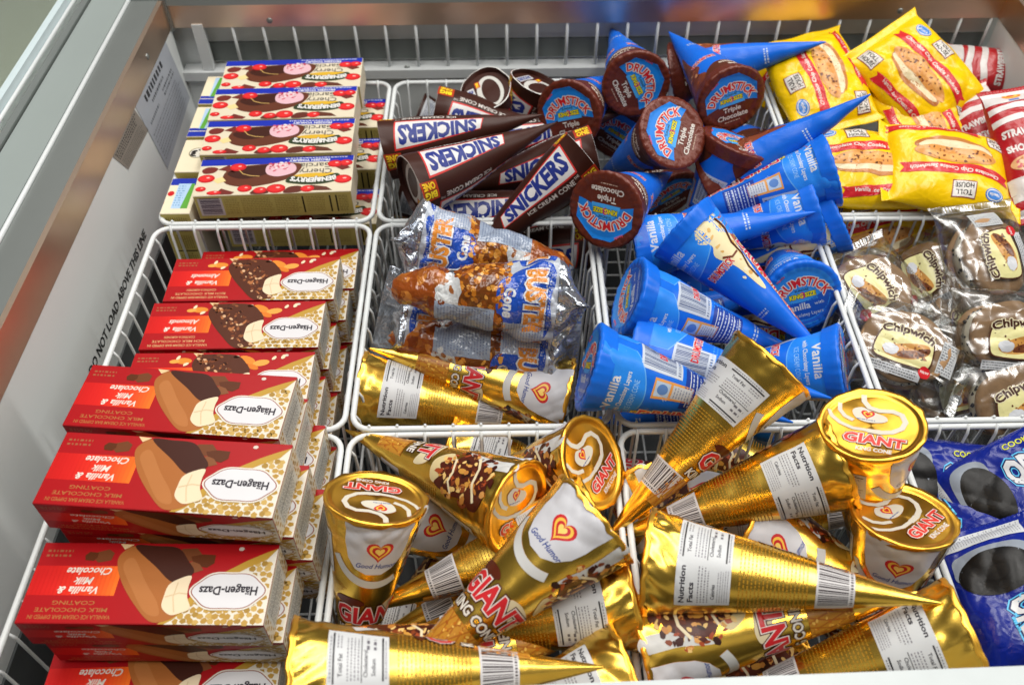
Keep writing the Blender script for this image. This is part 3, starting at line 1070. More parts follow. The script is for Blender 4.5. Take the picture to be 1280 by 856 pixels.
def cherry_art():
    a = Art(51)
    W, D = BW, BD
    def p(u, v): return (u*W, (1-v)*D)
    a.g = 'cream_panel'
    a.rect(.5, .5, W-.5, D-.5, '#d6ccb4', 0)
    a.g = 'blue_band'
    a.rect(.5, D*.84, W-.5, D-.5, '#1a2ca0', 1)
    a.rect(.5, D*.815, W*.5, D*.845, '#20329c', 1)
    a.fine(W*.55, D*.93, W*.97, D*.975, 1, '#d9dcea', 2, .5)
    a.text('FROZEN YOGURT', W*.71, D*.915, 3.0, '#eceef4', w=40, rot=180, bold=.04, z=2)
    a.g = 'bar_picture'
    a.blob([p(.165, .45), p(.23, .25), p(.44, .18), p(.62, .175), p(.665, .28), p(.62, .54), p(.51, .70), p(.34, .80), p(.195, .70)], '#5c3020', 2)
    a.blob([p(.19, .44), p(.25, .27), p(.45, .20), p(.52, .22), p(.46, .44), p(.3, .58)], '#3c1c14', 3)
    a.blob([p(.45, .20), p(.60, .19), p(.625, .42), p(.52, .54), p(.44, .44)], '#d9b0ba', 4)
    a.nuts(lambda x, y: True, W*.455, D*.62, W*.59, D*.84, 30, ['#a83848', '#efe2e2', '#c05a6a', '#e8ccd0'], 1.8, 5)
    a.g = 'chunk_picture#1'
    a.poly([p(.12, .30), p(.19, .17), p(.24, .40)], '#6a2a24', 3)
    a.g = 'chunk_picture#2'
    a.poly([p(.13, .98), p(.17, .82), p(.26, .93), p(.24, .985)], '#6a2a24', 3)
    a.g = 'chunk_picture#3'
    a.poly([p(.88, .32), p(.93, .22), p(.985, .36), p(.93, .42)], '#6a2a24', 3)
    a.g = 'chunk_picture#4'
    a.poly([p(.70, .95), p(.74, .80), p(.84, .86), p(.88, .96)], '#5a3022', 3)
    a.g = 'chunk_picture#6'
    a.blob([p(.36, .985), p(.40, .84), p(.46, .88), p(.47, .985)], '#5a2a20', 3)
    a.g = 'chunk_picture#7'
    a.blob([p(.57, .985), p(.60, .84), p(.67, .82), p(.69, .93), p(.66, .985)], '#5a2a20', 3)
    a.g = 'chunk_picture#8'
    a.blob([p(.02, .30), p(.06, .22), p(.12, .26), p(.10, .38), p(.04, .40)], '#6a2a24', 3)
    a.g = 'chunk_picture#5'
    a.poly([p(.10, .58), p(.16, .50), p(.19, .62), p(.14, .68)], '#dcc48a', 3)
    a.g = 'cherry_picture'
    for nc, (u, v, s_) in enumerate(((.06, .54, 8.2), (.25, .25, 8.), (.32, .84, 7), (.52, .87, 9), (.94, .67, 8.6), (.13, .93, 7), (.88, .235, 7.4), (.95, .22, 6.5), (.42, .90, 6.4), (.72, .90, 6.6), (.04, .82, 5.))):
        a.g = 'cherry_picture#%d' % nc
        a.ell(u*W, min((1-v)*D, D-3), s_, min(s_*.72, (1-v)*D-.8 if v > .9 else 99), '#b81a20', 5)
        a.ell(u*W-.4, min((1-v)*D, D-3)+.4, s_*.8, min(s_*.5, (1-v)*D-1.5 if v > .9 else 99), '#cf2a2a', 6)
        a.ell(u*W+s_*.2, min((1-v)*D, D-3)+s_*.15, s_*.22, s_*.12, '#f0a8a0', 7)
    a.stroke([p(.26, .33), p(.29, .44), p(.34, .50), p(.40, .52)], 1., '#b9975a', 7)
    a.g = 'brand_lettering'
    a.text('Cherry', .76*W, .635*D, 7.4, '#5f5852', w=32, rot=180, bold=.01, z=4)
    a.text('Garcia', .76*W, .80*D, 7.4, '#5f5852', w=32, rot=180, bold=.01, z=4)
    a.arc(.75*W, .10*D, 0, 0.01, 0, 10, '#d9b030', 3)
    a.blob([p(.575, .70), p(.60, .55), p(.68, .585), p(.75, .595), p(.82, .575), p(.90, .50), p(.925, .66), p(.84, .765), p(.75, .79), p(.66, .77)], '#2f3a22', 4)
    a.blob([p(.62, .54), p(.68, .49), p(.75, .475), p(.82, .48), p(.88, .50), p(.82, .59), p(.75, .61), p(.67, .60)], '#c9a02c', 3)
    a.text("BEN&JERRY'S", .75*W, .355*D+1.8, 6.4, '#f0f0ec', w=43, rot=180, bold=.05, out='#141a10', ow=.05, arc=80, z=5)
    return a
def cherry_side_art():
    a = Art(52)
    W, D = BW, BH
    a.g = 'side_panel'
    a.rect(.5, .5, W-.5, D-.5, '#b3a55e', 0)
    a.g = 'barcode'
    a.rect(3, 4, 26, D-3, '#c9c2c6', 1)
    for i in range(11): a.rect(5, 6+i*1.85, 24, 6.9+i*1.85+(i % 3)*.3, '#5a4f5e', 2)
    a.g = 'small_print'
    for x0, x1 in ((28, 42), (44, 74), (76, 100), (106, 124)): a.fine(x0, 5, x1, D-4, 9, '#8a7c40', 1, .4)
    for x in (102, 128, 134): a.rect(x, 4, x+1.6, D-4, '#2c2a1c', 1)
    a.fine(137, 4, 146, D-4, 10, '#6a5f30', 1, .4)
    return a
def cherry_end_art(k):
    a = Art(53)
    a.g = 'end_print'
    w, h = BD, BH
    a.rect(.5, .5, w-.5, h-.5, '#e6dcc0', 0)
    return a
def tall_top_art(k):
    """the end of a cream carton that stands upright: x across 28.5, y deep 54.5"""
    a = Art(54)
    a.g = 'end_print'
    w, h = BH, BD
    a.rect(.5, .5, w-.5, h-.5, '#e6dcc0', 0)
    if k == 0:
        a.rect(.5, h*.80, w-.5, h-.5, '#20329c', 1)
        a.rect(w*.30, h*.14, w*.86, h*.84, '#a9c6e2', 2)
        a.poly([(w*.62, h*.14), (w*.86, h*.14), (w*.86, h*.84), (w*.74, h*.84)], '#5a9a3c', 3)
        a.fine(w*.34, h*.2, w*.6, h*.8, 9, '#6a90b8', 3, .4)
        a.ell(w*.14, h*.56, 3.2, 3.8, '#bb2024', 2)
    elif k == 1:
        a.rect(.5, .5, w-.5, h*.28, '#20329c', 1)
        a.rect(.5, h*.17, w-.5, h*.19, '#e6dcc0', 2)
        a.rect(w*.34, h*.26, w*.95, h*.94, '#a9c6e2', 2)
        a.poly([(w*.38, h*.26), (w*.55, h*.26), (w*.66, h*.94), (w*.5, h*.94)], '#5a9a3c', 3)
    else:
        a.ell(w*.58, h*.58, 8.5, 8.5, '#7a7358', 1)
        a.ell(w*.58, h*.58, 7.4, 7.4, '#e9e5da', 2)
        a.nuts(lambda x, y: (x-w*.58)**2+(y-h*.58)**2 < 34, w*.3, h*.4, w*.9, h*.8, 9, ['#2c2a2a', '#3a3636'], 2.4, 3)
    return a
CART = {}
def carton(kind):
    if kind in CART: return CART[kind]
    W, D, Hh = BW, BD, BH
    top = lambda x, y: np.stack([x-W/2, y-D/2, 0*x+Hh/2], 1)*.001
    front = lambda x, y: np.stack([x-W/2, 0*x-D/2, y-Hh/2], 1)*.001
    right = lambda x, y: np.stack([0*x+W/2, x-D/2, y-Hh/2], 1)*.001
    left = lambda x, y: np.stack([0*x-W/2, D/2-x, y-Hh/2], 1)*.001
    base = bevel_box('carton', W*.001, D*.001, Hh*.001, .0006, {'milk': redc, 'almond': redc}.get(kind, creamc))
    panels = []
    if kind in ('milk', 'almond'):
        a = bar_art(kind)
        panels.append(('top_panel', bake_parts(a, top, None, card_ink, kind+'_top')))
        panels.append(('front_panel', bake_parts(a, front, None, card_ink, kind+'_front', sc=(1, Hh/D))))
        panels.append(('end_panel', bake_parts(lattice_art(D, Hh), right, None, card_ink, kind+'_end')))
        panels.append(('end_panel', bake_parts(lattice_art(D, Hh, False), left, None, card_ink, kind+'_end')))
    else:
        panels.append(('top_panel', bake_parts(cherry_art(), top, None, card_ink, 'cherry_top')))
        panels.append(('front_panel', bake_parts(cherry_side_art(), front, None, card_ink, 'cherry_front')))
        if kind.startswith('tall'):
            panels.append(('end_panel', bake_parts(tall_top_art(int(kind[-1])), lambda x, y: np.stack([0*x+W/2, y-D/2, Hh/2-x], 1)*.001, None, card_ink, kind)))
    CART[kind] = (base, panels)
    return CART[kind]
def put_carton(kind, name, label, cat, group, M):
    base, panels = carton(kind)
    t = empty(name, M, label, cat, group)
    body = obj('carton_body', base, t)
    for pn, subs in panels:
        # the panel's ground colour is the part, what is printed on it are its sub-parts
        po = obj(pn, subs[0][1], t)
        for sn, sm in subs[1:]: obj(sn, sm, po)
    return t
def box_at(x, y, ztop, yaw=0, tx=0, ty=0):
    return Matrix.Translation((x, y, ztop-BH*.0005)) @ Matrix.Rotation(R_(yaw), 4, 'Z') @ Matrix.Rotation(R_(tx), 4, 'X') @ Matrix.Rotation(R_(ty), 4, 'Y')

# ------------------------------------------------------------------ flow-wrapped bags
class Bag:
    def __init__(s, w, d, h, seed, crimp=9., amp=.9, wl=26, p=2.6, fin=1.):
        s.w, s.d, s.h, s.crimp, s.p, s.fin = w, d, h, crimp, p, fin
        s.n = Crumple(seed, amp, wl, crease=.75)
        s.n2 = Crumple(seed+9, 2.2, 60, crease=.3)
    def surf(s, x, y, side=1):
        u = np.clip(np.abs(x)/(s.w/2-s.crimp), 0, 1)
        v = np.clip(np.abs(y)/(s.d/2), 0, 1)
        k = ((1-u**s.p)**.62)*((1-v**s.p)**.55)
        P = np.stack([x, y, 0*x+side*40], 1)
        z = side*(s.h/2*k+s.n(P)*np.clip(k*1.6, 0, 1))
        over = np.clip((np.abs(x)-(s.w/2-s.crimp))/s.crimp, 0, 1)
        z = z+over*(.5*np.sin(y*2*math.pi/3.2))+side*.12
        pull = 1-.05*np.clip(u, 0, 1)*(1-over)
        z = z+s.n2(np.stack([x, y, 0*x], 1))*(.3+.9*over)*s.fin
        return np.stack([x, y*pull*(1+.05*over), z], 1)*.001
    def mesh(s, name, m, nx=84, ny=64):
        X = np.linspace(-s.w/2, s.w/2, nx)
        Y = np.linspace(-s.d/2, s.d/2, ny)
        V1, F1 = grid_mesh(name, lambda x, y: s.surf(x, y, 1), X, Y, m)
        V2, F2 = grid_mesh(name, lambda x, y: s.surf(x, y, -1), X, Y, m, flip=True)
        n = len(V1)
        F = F1+[[i+n for i in f] for f in F2]
        b = list(range(nx))+[j*nx+nx-1 for j in range(1, ny)]+[(ny-1)*nx+i for i in range(nx-2, -1, -1)]+[j*nx for j in range(ny-2, 0, -1)]
        for i in range(len(b)):
            F.append([b[(i+1) % len(b)], b[i], b[i]+n, b[(i+1) % len(b)]+n])
        return mesh_from(name, np.vstack([V1, V2]), F, m)
def sandwich_art(w, d):
    a = Art(61)
    RD = '#c8232a'
    a.g = 'ribbon'
    def wavy(y, h, x0, x1, c, z):
        t = np.linspace(x0, x1, 18)
        up = [(x, y+h/2+1.6*math.sin(x*.07)) for x in t]
        dn = [(x, y-h/2+1.6*math.sin(x*.07)) for x in t[::-1]]
        a.poly([(x0-5, up[0][1]), (x0-1.5, y)]+[(x0-5, dn[-1][1])]+dn[::-1][0:0]+dn[::-1]+[(x1+5, dn[0][1]), (x1+1.5, y), (x1+5, up[-1][1])]+up[::-1], c, z)
    wavy(12, 11, -w*.36, w*.34, RD, 2)
    a.text('Chocolate Chip Cookie Sandwich', 0, 10.5, 4.4, '#f6ece0', w=w*.62, bold=.03, shear=.2, z=3)
    a.g = 'ribbon#2'
    wavy(-d*.40, 8, -w*.18, w*.42, RD, 2)
    a.text('Vanilla Ice Cream & Cookies', w*.12, -d*.415, 3.2, '#f6ece0', w=w*.5, bold=.02, shear=.2, z=3)
    a.g = 'cookie_picture'
    a.tf = lambda V: (V-np.array([0, -10]))*np.array([.86, .86])+np.array([0, -9])
    a.ell(2, -13, w*.325, 14, '#a8652c', 1, -3)
    a.blob([(-w*.30, -12), (-w*.2, -21), (2, -24), (w*.2, -22), (w*.31, -13), (w*.2, -8), (2, -6), (-w*.2, -7)], '#e2d2aa', 2)
    a.blob([(-w*.29, -18), (-w*.18, -25), (2, -28), (w*.19, -26), (w*.29, -19), (w*.15, -22), (2, -23), (-w*.16, -21.5)], '#b87538', 3)
    a.blob([(-w*.33, -8), (-w*.29, 0), (-w*.15, 5), (2, 6.5), (w*.17, 5), (w*.31, -1), (w*.335, -9), (w*.2, -13), (2, -14.5), (-w*.2, -13)], '#d08f48', 4)
    a.blob([(-w*.28, -4), (-w*.15, 2), (2, 3.5), (w*.17, 2), (w*.27, -4), (w*.1, -6), (-w*.1, -6)], '#dba05a', 5)
    a.nuts(lambda x, y: ((x-2)/(w*.3))**2+((y+4)/9)**2 < 1, -w*.3, -13, w*.32, 5, 34, ['#6a3418', '#8a4a22', '#4a2212'], 1.5, 6)
    a.tf = lambda V: V
    a.g = 'brand_badge'
    for (x, y, k) in ((-w*.05, d*.33, 1.), (-w*.34, -d*.33, 1.)):
        a.g = 'brand_badge#%d' % (x*10)
        a.rect(x-11*k, y-8*k, x+11*k, y+8*k, '#8a4a2c', 2)
        a.rect(x-10*k, y-7*k, x+10*k, y+7*k, '#efeae2', 3)
        a.text('TOLL', x, y+.8*k, 4.6*k, '#2c2422', w=15*k, bold=.03, z=4)
        a.text('HOUSE', x, y-5.6*k, 4.6*k, '#2c2422', w=17*k, bold=.03, z=4)
    a.g = 'brand_badge#o'
    a.ell(-w*.27, d*.34, 9, 6.5, '#2a6cc0', 2)
    a.ell(-w*.27, d*.34, 8, 5.5, '#eef0f4', 3)
    a.ell(-w*.27, d*.34, 7, 4.4, '#3a7ccc', 4)
    a.text('Nestle', -w*.27, d*.325, 3., '#f4f4f8', w=10, bold=.03, z=5)
    return a
def straw_art(w, d):
    a = Art(62)
    a.g = 'stripes'
    for x in (-w*.44, -w*.34, w*.20, w*.30):
        a.g = 'stripe#%d' % (x*10)
        a.poly([(x-3.5, -d*.47), (x+3.5, -d*.47), (x+3.5+4, 0), (x+3.5, d*.47), (x-3.5, d*.47), (x+.5, 0)], '#e9e4e2', 1)
    a.g = 'stripe#e'
    a.rect(w*.36, -d*.48, w*.47, d*.48, '#e9e4e2', 1)
    for x in (w*.415, -w*.26):
        a.g = 'brand_mark#%d' % x
        if x < 0: a.rect(x-8, -d*.48, x+8, d*.48, '#e9e4e2', 1)
        a.ell(x, 0, 4.5, 9, '#e08a28', 2)
        a.ell(x, 0, 3., 6, '#f0c060', 3)
        a.ell(x, 1, 1.4, 4, '#cf4a20', 4)
        a.fine(x-7.5, -12, x-5, 12, 1, '#6a78b0', 3, .4)
    a.g = 'lettering'
    a.text('STRAWBERRY', w*.08, 0, 7.5, '#f4ecea', w=d*.8, rot=-90, bold=.05, z=2)
    a.text('SHORTCAKE', -w*.03, 0, 7.5, '#f4ecea', w=d*.76, rot=-90, bold=.05, z=2)
    a.g = 'bar_picture'
    a.ell(-w*.12, d*.1, 8, 16, '#d9a878', 2)
    a.nuts(lambda x, y: True, -w*.17, -d*.1, -w*.07, d*.3, 18, ['#c9545a', '#e8c8a8', '#b87a50'], 2, 3)
    return a
def chip_label_art():
    a = Art(63)
    a.tf = lambda V: V*.93
    a.g = 'brand_label'
    P = [(-24, -14), (-23, 4), (-17, 11), (0, 13), (17, 11), (23, 4), (24, -14), (14, -18), (-14, -18)]
    a.blob([(x*1.06, y*1.07) for x, y in P], '#4a2a1c', 0)
    a.blob(P, '#dcd69a', 1)
    a.blob([(-18, -10), (-8, -3), (6, 2), (19, 4), (20, -5), (8, -13), (-10, -15)], '#c08a44', 2)
    a.blob([(-4, -13), (8, -12), (20, -4), (20, 2), (8, -4), (-2, -8)], '#6a3a20', 3)
    a.nuts(lambda x, y: True, 0, -11, 19, -1, 26, ['#4a2518', '#3a1a10', '#8a5a38', '#2c120a'], 1.5, 4)
    a.nuts(lambda x, y: True, -12, -7, 14, 2, 12, ['#8a5228', '#5a2e18'], 1., 4)
    a.ell(-11, -8.5, 7, 5, '#dfe2e8', 7, wob=.15)
    a.text('Chipwich', 0, 10, 7.5, '#40241a', w=44, bold=.04, out='#e6dcb8', ow=.06, arc=52, z=4)
    a.g = 'info_print'
    a.rect(30, -16, 45, 15, '#c5c8ca', 1)
    a.fine(31, -15, 44, 14, 11, '#6a6c72', 2, .4)
    a.ell(22, -20, 5.5, 5.5, '#c01c24', 5, n=14, wob=.2)
    a.text('NEW', 22, -21, 2.4, '#f4e4e0', bold=.03, z=6)
    a.rect(-30, -30, 20, -22, '#c9ccd0', 1)
    a.fine(-29, -29.5, 19, -22.5, 3, '#5a5c62', 2, .4)
    return a
def oreo_art(w, d):
    a = Art(64)
    a.g = 'cookie_picture'
    a.blob([(-w*.285, -d*.30), (-w*.30, d*.05), (-w*.26, d*.34), (-w*.13, d*.40), (-w*.02, d*.30), (-w*.05, 0), (-w*.12, -d*.33), (-w*.2, -d*.36)], '#848c98', 1)
    a.ell(-w*.125, -d*.01, 15.5, d*.34, '#0b0a0a', 2)
    a.ell(-w*.115, -d*.01, 13.5, d*.315, '#121111', 3)
    for k in range(9):
        an = k*.698
        a.ell(-w*.115+9*math.cos(an), -d*.01+d*.2*math.sin(an), 2.6, 3.4, '#1b1a1a', 4, an*57, n=10)
    a.ell(-w*.115, -d*.01, 5, 8, '#1b1a1a', 4)
    a.g = 'brand_lettering'
    a.text('OREO', w*.24, -3, 19, '#f2f4f8', w=40, bold=.05, out='#0b1650', ow=.05, out2='#58b8e8', ow2=.09, z=2)
    a.text('COOKIE', w*.25, d*.32, 5, '#c8cc3a', w=24, bold=.02, z=2)
    a.g = 'nutrition_label'
    a.rect(-w*.45, -d*.40, -w*.335, d*.40, '#cfd3d8', 1)
    a.fine(-w*.44, -d*.38, -w*.345, d*.38, 30, '#7a7c86', 2, .34, .5, 1.6)
    return a
BAGS = {}
def bag(kind, i):
    if (kind, i) in BAGS: return BAGS[(kind, i)]
    sd = 900+i*13
    if kind == 'yellow':
        b = Bag(132, 96, 42, sd, amp=3.0, wl=24, fin=1.8)
        parts = [('wrapper', b.mesh('yellow_wrapper', yellowf), bake_parts(sandwich_art(132, 96), b.surf, 3.4, film_ink, kind, lift=.25))]
    elif kind == 'straw':
        b = Bag(150, 54, 34, sd+1, amp=1.3, wl=24)
        parts = [('wrapper', b.mesh('red_wrapper', redf), bake_parts(straw_art(150, 54), b.surf, 3.4, film_ink, kind, lift=.25))]
    elif kind == 'oreo':
        b = Bag(108, 74, 32, sd+2, amp=3.0, wl=26, fin=2.6)
        parts = [('wrapper', b.mesh('blue_wrapper', bluef), bake_parts(oreo_art(108, 74), b.surf, 2.8, ink, kind, lift=.35))]
    else:
        b = Bag(112, 84, 40, sd+3, amp=1.4, wl=18, fin=.7)
        parts = [('clear_wrapper', b.mesh('clear_wrapper', film), bake_parts(chip_label_art(), b.surf, 3., film_ink, kind, lift=.3))]
        for nm, z0, z1, r0, m in (('cookie', -15, -7, 33, cookie), ('ice_cream', -7, 7, 31.5, icecream), ('cookie', 7, 15, 33, cookie)):
            V, F = [], []
            n = 40
            rr = np.random.RandomState(sd+int(z0))
            wob = 1+.02*np.sin(np.arange(n)*.9)+rr.uniform(-.01, .01, n)
            th = np.arange(n)*2*math.pi/n
            for z, k in ((z0, .02), (z0, .85), (z0+1.2, .97), ((z0+z1)/2, 1.), (z1-1.2, .97), (z1, .85), (z1, .02)):
                V.append(np.stack([r0*k*wob*np.cos(th)*1.12, r0*k*wob*np.sin(th)*.95, z+0*th], 1)*.001)
            F = [[j*n+i_, j*n+(i_+1) % n, (j+1)*n+(i_+1) % n, (j+1)*n+i_] for j in range(6) for i_ in range(n)]
            parts.append((nm, mesh_from(nm, np.vstack(V), F, m), []))
        V, F = [], []
        rr = np.random.RandomState(sd)
        for k in range(70):                     # chocolate chips round the ice cream edge
            an = rr.uniform(0, 6.283)
            cx, cy, cz = 31*1.12*math.cos(an), 31*.95*math.sin(an), rr.uniform(-6, 6)
            s_ = rr.uniform(1.2, 2.2)
            q = len(V)
            V += [((cx+dx*s_)*.001, (cy+dy*s_)*.001, (cz+dz*s_)*.001) for dx, dy, dz in ((1, 0, 0), (0, 1, 0), (-1, 0, 0), (0, -1, 0), (0, 0, 1), (0, 0, -1))]
            F += [[q+i_ for i_ in f] for f in ((0, 1, 4), (1, 2, 4), (2, 3, 4), (3, 0, 4), (1, 0, 5), (2, 1, 5), (3, 2, 5), (0, 3, 5))]
        parts.append(('chocolate_chips', mesh_from('chocolate_chips', V, F, choco, False), []))
    BAGS[(kind, i)] = parts
    return parts
def put_bag(kind, v, name, label, cat, group, px, z, ang, n=(0, -.15, 1)):
    P = at(px[0], px[1], z)
    n = Vector(n).normalized()
    x = RT*math.cos(R_(ang))+UP*math.sin(R_(ang))
    x = (x-n*x.dot(n)).normalized()
    M = Matrix((x, n.cross(x), n)).transposed().to_4x4()
    M.translation = P
    t = empty(name, M, label, cat, group)
    for pn, me, subs in bag(kind, v):
        o = obj(pn, me, t)
        if pn == 'chocolate_chips': o['kind'] = 'stuff'
        for sn, sm in subs: obj(sn, sm, o)
    return t

# ------------------------------------------------------------------ the freezer
XL, XR, YB, YF, ZF = -.370, .56, .950, .168, -.27      # inner faces of the liner
ZR0, ZR1 = .050, .084                                   # the steel rail
def wall_pt(px, py, x=XL):
    d = ray(px, py)
    return EYE + d*(x/d.x)
def back_pt(px, py, y=YB):
    d = ray(px, py)
    return EYE + d*(y/d.y)
fz = empty('chest_freezer', Matrix.Translation((0, .55, ZF)), 'open chest freezer with white plastic liner and steel rails around its rim', 'freezer')
def fpart(name, mb, m, parent=None, smooth=False):
    o = obj(name, mb.me(name, m, smooth))
    o.parent = parent or fz
    o.matrix_parent_inverse = fz.matrix_world.inverted() if parent is None else Matrix()
    return o
wellm = mat('shade_dark_well', '#55595a', .5)  # wall colour darkened to stand in for shade deep in the well
fpart('floor_liner', MB().box(XL-.03, XR+.03, YF-.03, YB+.06, ZF-.02, ZF), mat('shade_dark_floor', '#2b2e30', .5))  # floor coloured dark, shade of the gaps between packages put into it
fpart('side_wall', MB().box(XL-.03, XL, YF, YB, -.085, ZR0), liner)
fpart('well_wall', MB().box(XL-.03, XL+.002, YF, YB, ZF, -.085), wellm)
fpart('side_wall', MB().box(XR, XR+.03, YF, YB, ZF, ZR0), liner)
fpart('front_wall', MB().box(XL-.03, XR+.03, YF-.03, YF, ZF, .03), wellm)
fpart('rear_wall', MB().box(XL-.03, XR+.03, YB, YB+.03, ZF, -.012), liner)
fpart('rear_ledge', MB().box(XL, XR, YB-.006, YB+.014, -.014, -.003), wirem)
fpart('rear_recess', MB().box(XL-.03, XR+.03, YB+.016, YB+.03, -.016, ZR0+.02), liner)
fpart('air_slot', MB().box(XL+.02, XR, YB+.013, YB+.0158, .001, .024), greyp)
# rail: left, rear, right
fpart('steel_rail', MB().box(XL-.004, XL+.001, YF, YB+.01, ZR0, ZR1), steel)
fpart('steel_rail', MB().box(XL+.001, XR, YB, YB+.005, ZR0, ZR1-.008), steel)
fpart('steel_rail', MB().box(XR-.001, XR+.004, YF, YB+.01, ZR0, ZR1), steel)
# top frame of the left side: grey strip, bright lip, pale panel, track for the sliding lid
fpart('top_strip', MB().box(XL-.034, XL-.004, YF-.1, YB+.2, ZR1-.004, ZR1), alu)
fpart('frame_lip', MB().tube([(XL-.035, YF-.1, ZR1+.001), (XL-.035, YB+.2, ZR1+.001)], .0022, 10), wirem, smooth=True)
fpart('top_panel', MB().box(XL-.074, XL-.037, YF-.1, YB+.2, ZR1-.004, ZR1+.003), panelg)
fpart('lid_track', MB().box(XL-.082, XL-.075, YF-.1, YB+.2, ZR1-.004, ZR1+.006), alu)
fpart('lid_track', MB().tube([(XL-.086, YF-.1, ZR1+.010), (XL-.086, YB+.2, ZR1+.010)], .002, 10), wirem, smooth=True)
fpart('rear_frame', MB().box(XL-.034, XR+.1, YB-.002, YB+.10, ZR1-.007, ZR1+.004), panelg)
fpart('cabinet_side', MB().box(XL-.10, XL-.031, YF-.1, YB+.2, -.75, ZR1-.0045), liner)
o = fpart('front_frame', MB().box(XL-.1, XR+.2, -.05, 0, .055, .086), mat('front_frame_paint', '#bcc3c4', .35))
o.matrix_parent_inverse = Matrix()
o.matrix_parent_inverse = fz.matrix_world.inverted() @ Matrix.Translation((.2, .1945, 0)) @ Matrix.Rotation(R_(1.3), 4, 'Z') @ Matrix.Translation((-.2, 0, 0))
# corner bracket and screws
fpart('corner_trim', MB().box(XL-.0035, XL+.0035, YB-.004, YB+.0045, ZR0-.002, ZR1+.001), alu)
def screw(P, n):
    V, F = [], []
    n = Vector(n).normalized()
    u = n.orthogonal().normalized()
    v = n.cross(u)
    for r, h in ((.0034, 0), (.0032, .0008), (.0022, .0016), (.0004, .0019)):
        for k in range(14):
            a = k*2*math.pi/14
            V.append(tuple(Vector(P)+u*r*math.cos(a)+v*r*math.sin(a)+n*h))
    F = [[j*14+k, j*14+(k+1) % 14, (j+1)*14+(k+1) % 14, (j+1)*14+k] for j in range(3) for k in range(14)]+[[42+k for k in range(14)]]
    o = obj('screw', mesh_from('screw', V, F, alu))
    o.parent = fz
    o.matrix_parent_inverse = fz.matrix_world.inverted()
screw(back_pt(337, 26), (0, -1, 0))
screw(back_pt(1125, 14), (0, -1, 0))
screw(wall_pt(184, 71, XL+.001), (1, 0, 0))
screw(back_pt(509, 85, YB), (0, -1, 0))
screw(back_pt(1275, 78, YB), (0, -1, 0))
# warning line printed on the left wall
a0, a1 = wall_pt(113, 468), wall_pt(181, 291)
ln = (a1-a0).length
tw = Art(71)
tw.text('DO NOT LOAD ABOVE THIS LINE', 0, 0, 10.5, '#26282a', w=ln*1000, bold=.025)
dz = (a1.z-a0.z)/ln
mid = (a0+a1)/2
sw = lambda x, y: np.stack([0*x+XL, mid.y+x*.001, mid.z-.004+x*.001*dz+y*.001], 1)
o = obj('warning_lettering', bake_parts(tw, sw, None, ink, 'warn', lift=.4)[0][1], fz)
o.matrix_parent_inverse = fz.matrix_world.inverted()
# service stickers on the left wall
def sticker(name, corners, bg, lines):
    P = [np.array(wall_pt(*c)) for c in corners]        # top-rear, top-front, bottom-front, bottom-rear
    a = Art(72)
    a.rect(0, 0, 100, 60, bg, 0)
    for f in lines: a.fine(*f)
    def sf(x, y):
        u, v = (x/100)[:, None], (y/60)[:, None]
        Q = (P[2]*(1-u)+P[3]*u)*(1-v)+(P[1]*(1-u)+P[0]*u)*v
        Q[:, 0] = XL
        return Q
    o = obj(name, bake_parts(a, sf, None, ink, name, lift=.5)[0][1], fz)
    o.matrix_parent_inverse = fz.matrix_world.inverted()
sticker('rating_sticker', [(205, 49), (167, 130), (209, 211), (237, 122)], '#b4bac4',
        [(20, 48, 75, 55, 1, '#2a2c32', 1, .8, 2, 5), (30, 42, 70, 46, 1, '#3a3c44', 1, .6), (55, 32, 90, 40, 2, '#3a3c44', 1, .5), (5, 4, 95, 30, 8, '#7d828c', 1, .4), (10, 34, 40, 38, 1, '#555a64', 1, .5)])
sticker('notice_sticker', [(167, 136), (140, 196), (160, 212), (185, 163)], '#8f8880',
        [(5, 34, 95, 56, 4, '#3d3a38', 1, .6, 2, 5), (5, 5, 95, 30, 5, '#5d5a56', 1, .5)])
# sliding glass lid pushed to the left, the shop floor below it
def glass_mat():
    m = bpy.data.materials.new('lid_glass')
    m.use_nodes = True
    b = m.node_tree.nodes['Principled BSDF']
    b.inputs['Base Color'].default_value = (.82, .9, .86, 1)
    b.inputs['Roughness'].default_value = .12
    b.inputs['Transmission Weight'].default_value = .92
    b.inputs['IOR'].default_value = 1.3
    return m
gl = empty('sliding_lid', Matrix.Translation((-.62, .6, .095)), 'clear glass sliding lid with pale edge strip beside the freezer rim', 'glass lid')
gp = obj('glass_pane', MB().box(-.18, .155, -.5, .7, 0, .005).me('glass_pane', glass_mat()), gl)
obj('edge_strip', MB().box(.155, .162, -.5, .7, -.002, .008).me('edge_strip', mat('frosted_edge', '#c3d2d6', .25)), gl)
obj('shop_floor', MB().box(-4, 4, -3, 6, -.80, -.78).me('shop_floor', floorm), None, kind='structure')

# guard grid across the rear recess
gd = empty('rear_guard', Matrix.Translation((0, YB+.002, -.002)), 'white wire guard standing on the rear ledge under the steel rail', 'wire guard')
gw = MB().tube([(0, 0, 0), (0, 0, .056)], .0018, 8).me('guard_wire', wirem, True)
for i in range(26):
    o = obj('guard_wire', gw, gd)
    o.location.x = -.302+i*.0342
gpst = MB().box(-.006, .006, -.004, .004, 0, .056).me('guard_post', wirem)
o = obj('guard_post', gpst, gd)
o.location.x = XL+.030

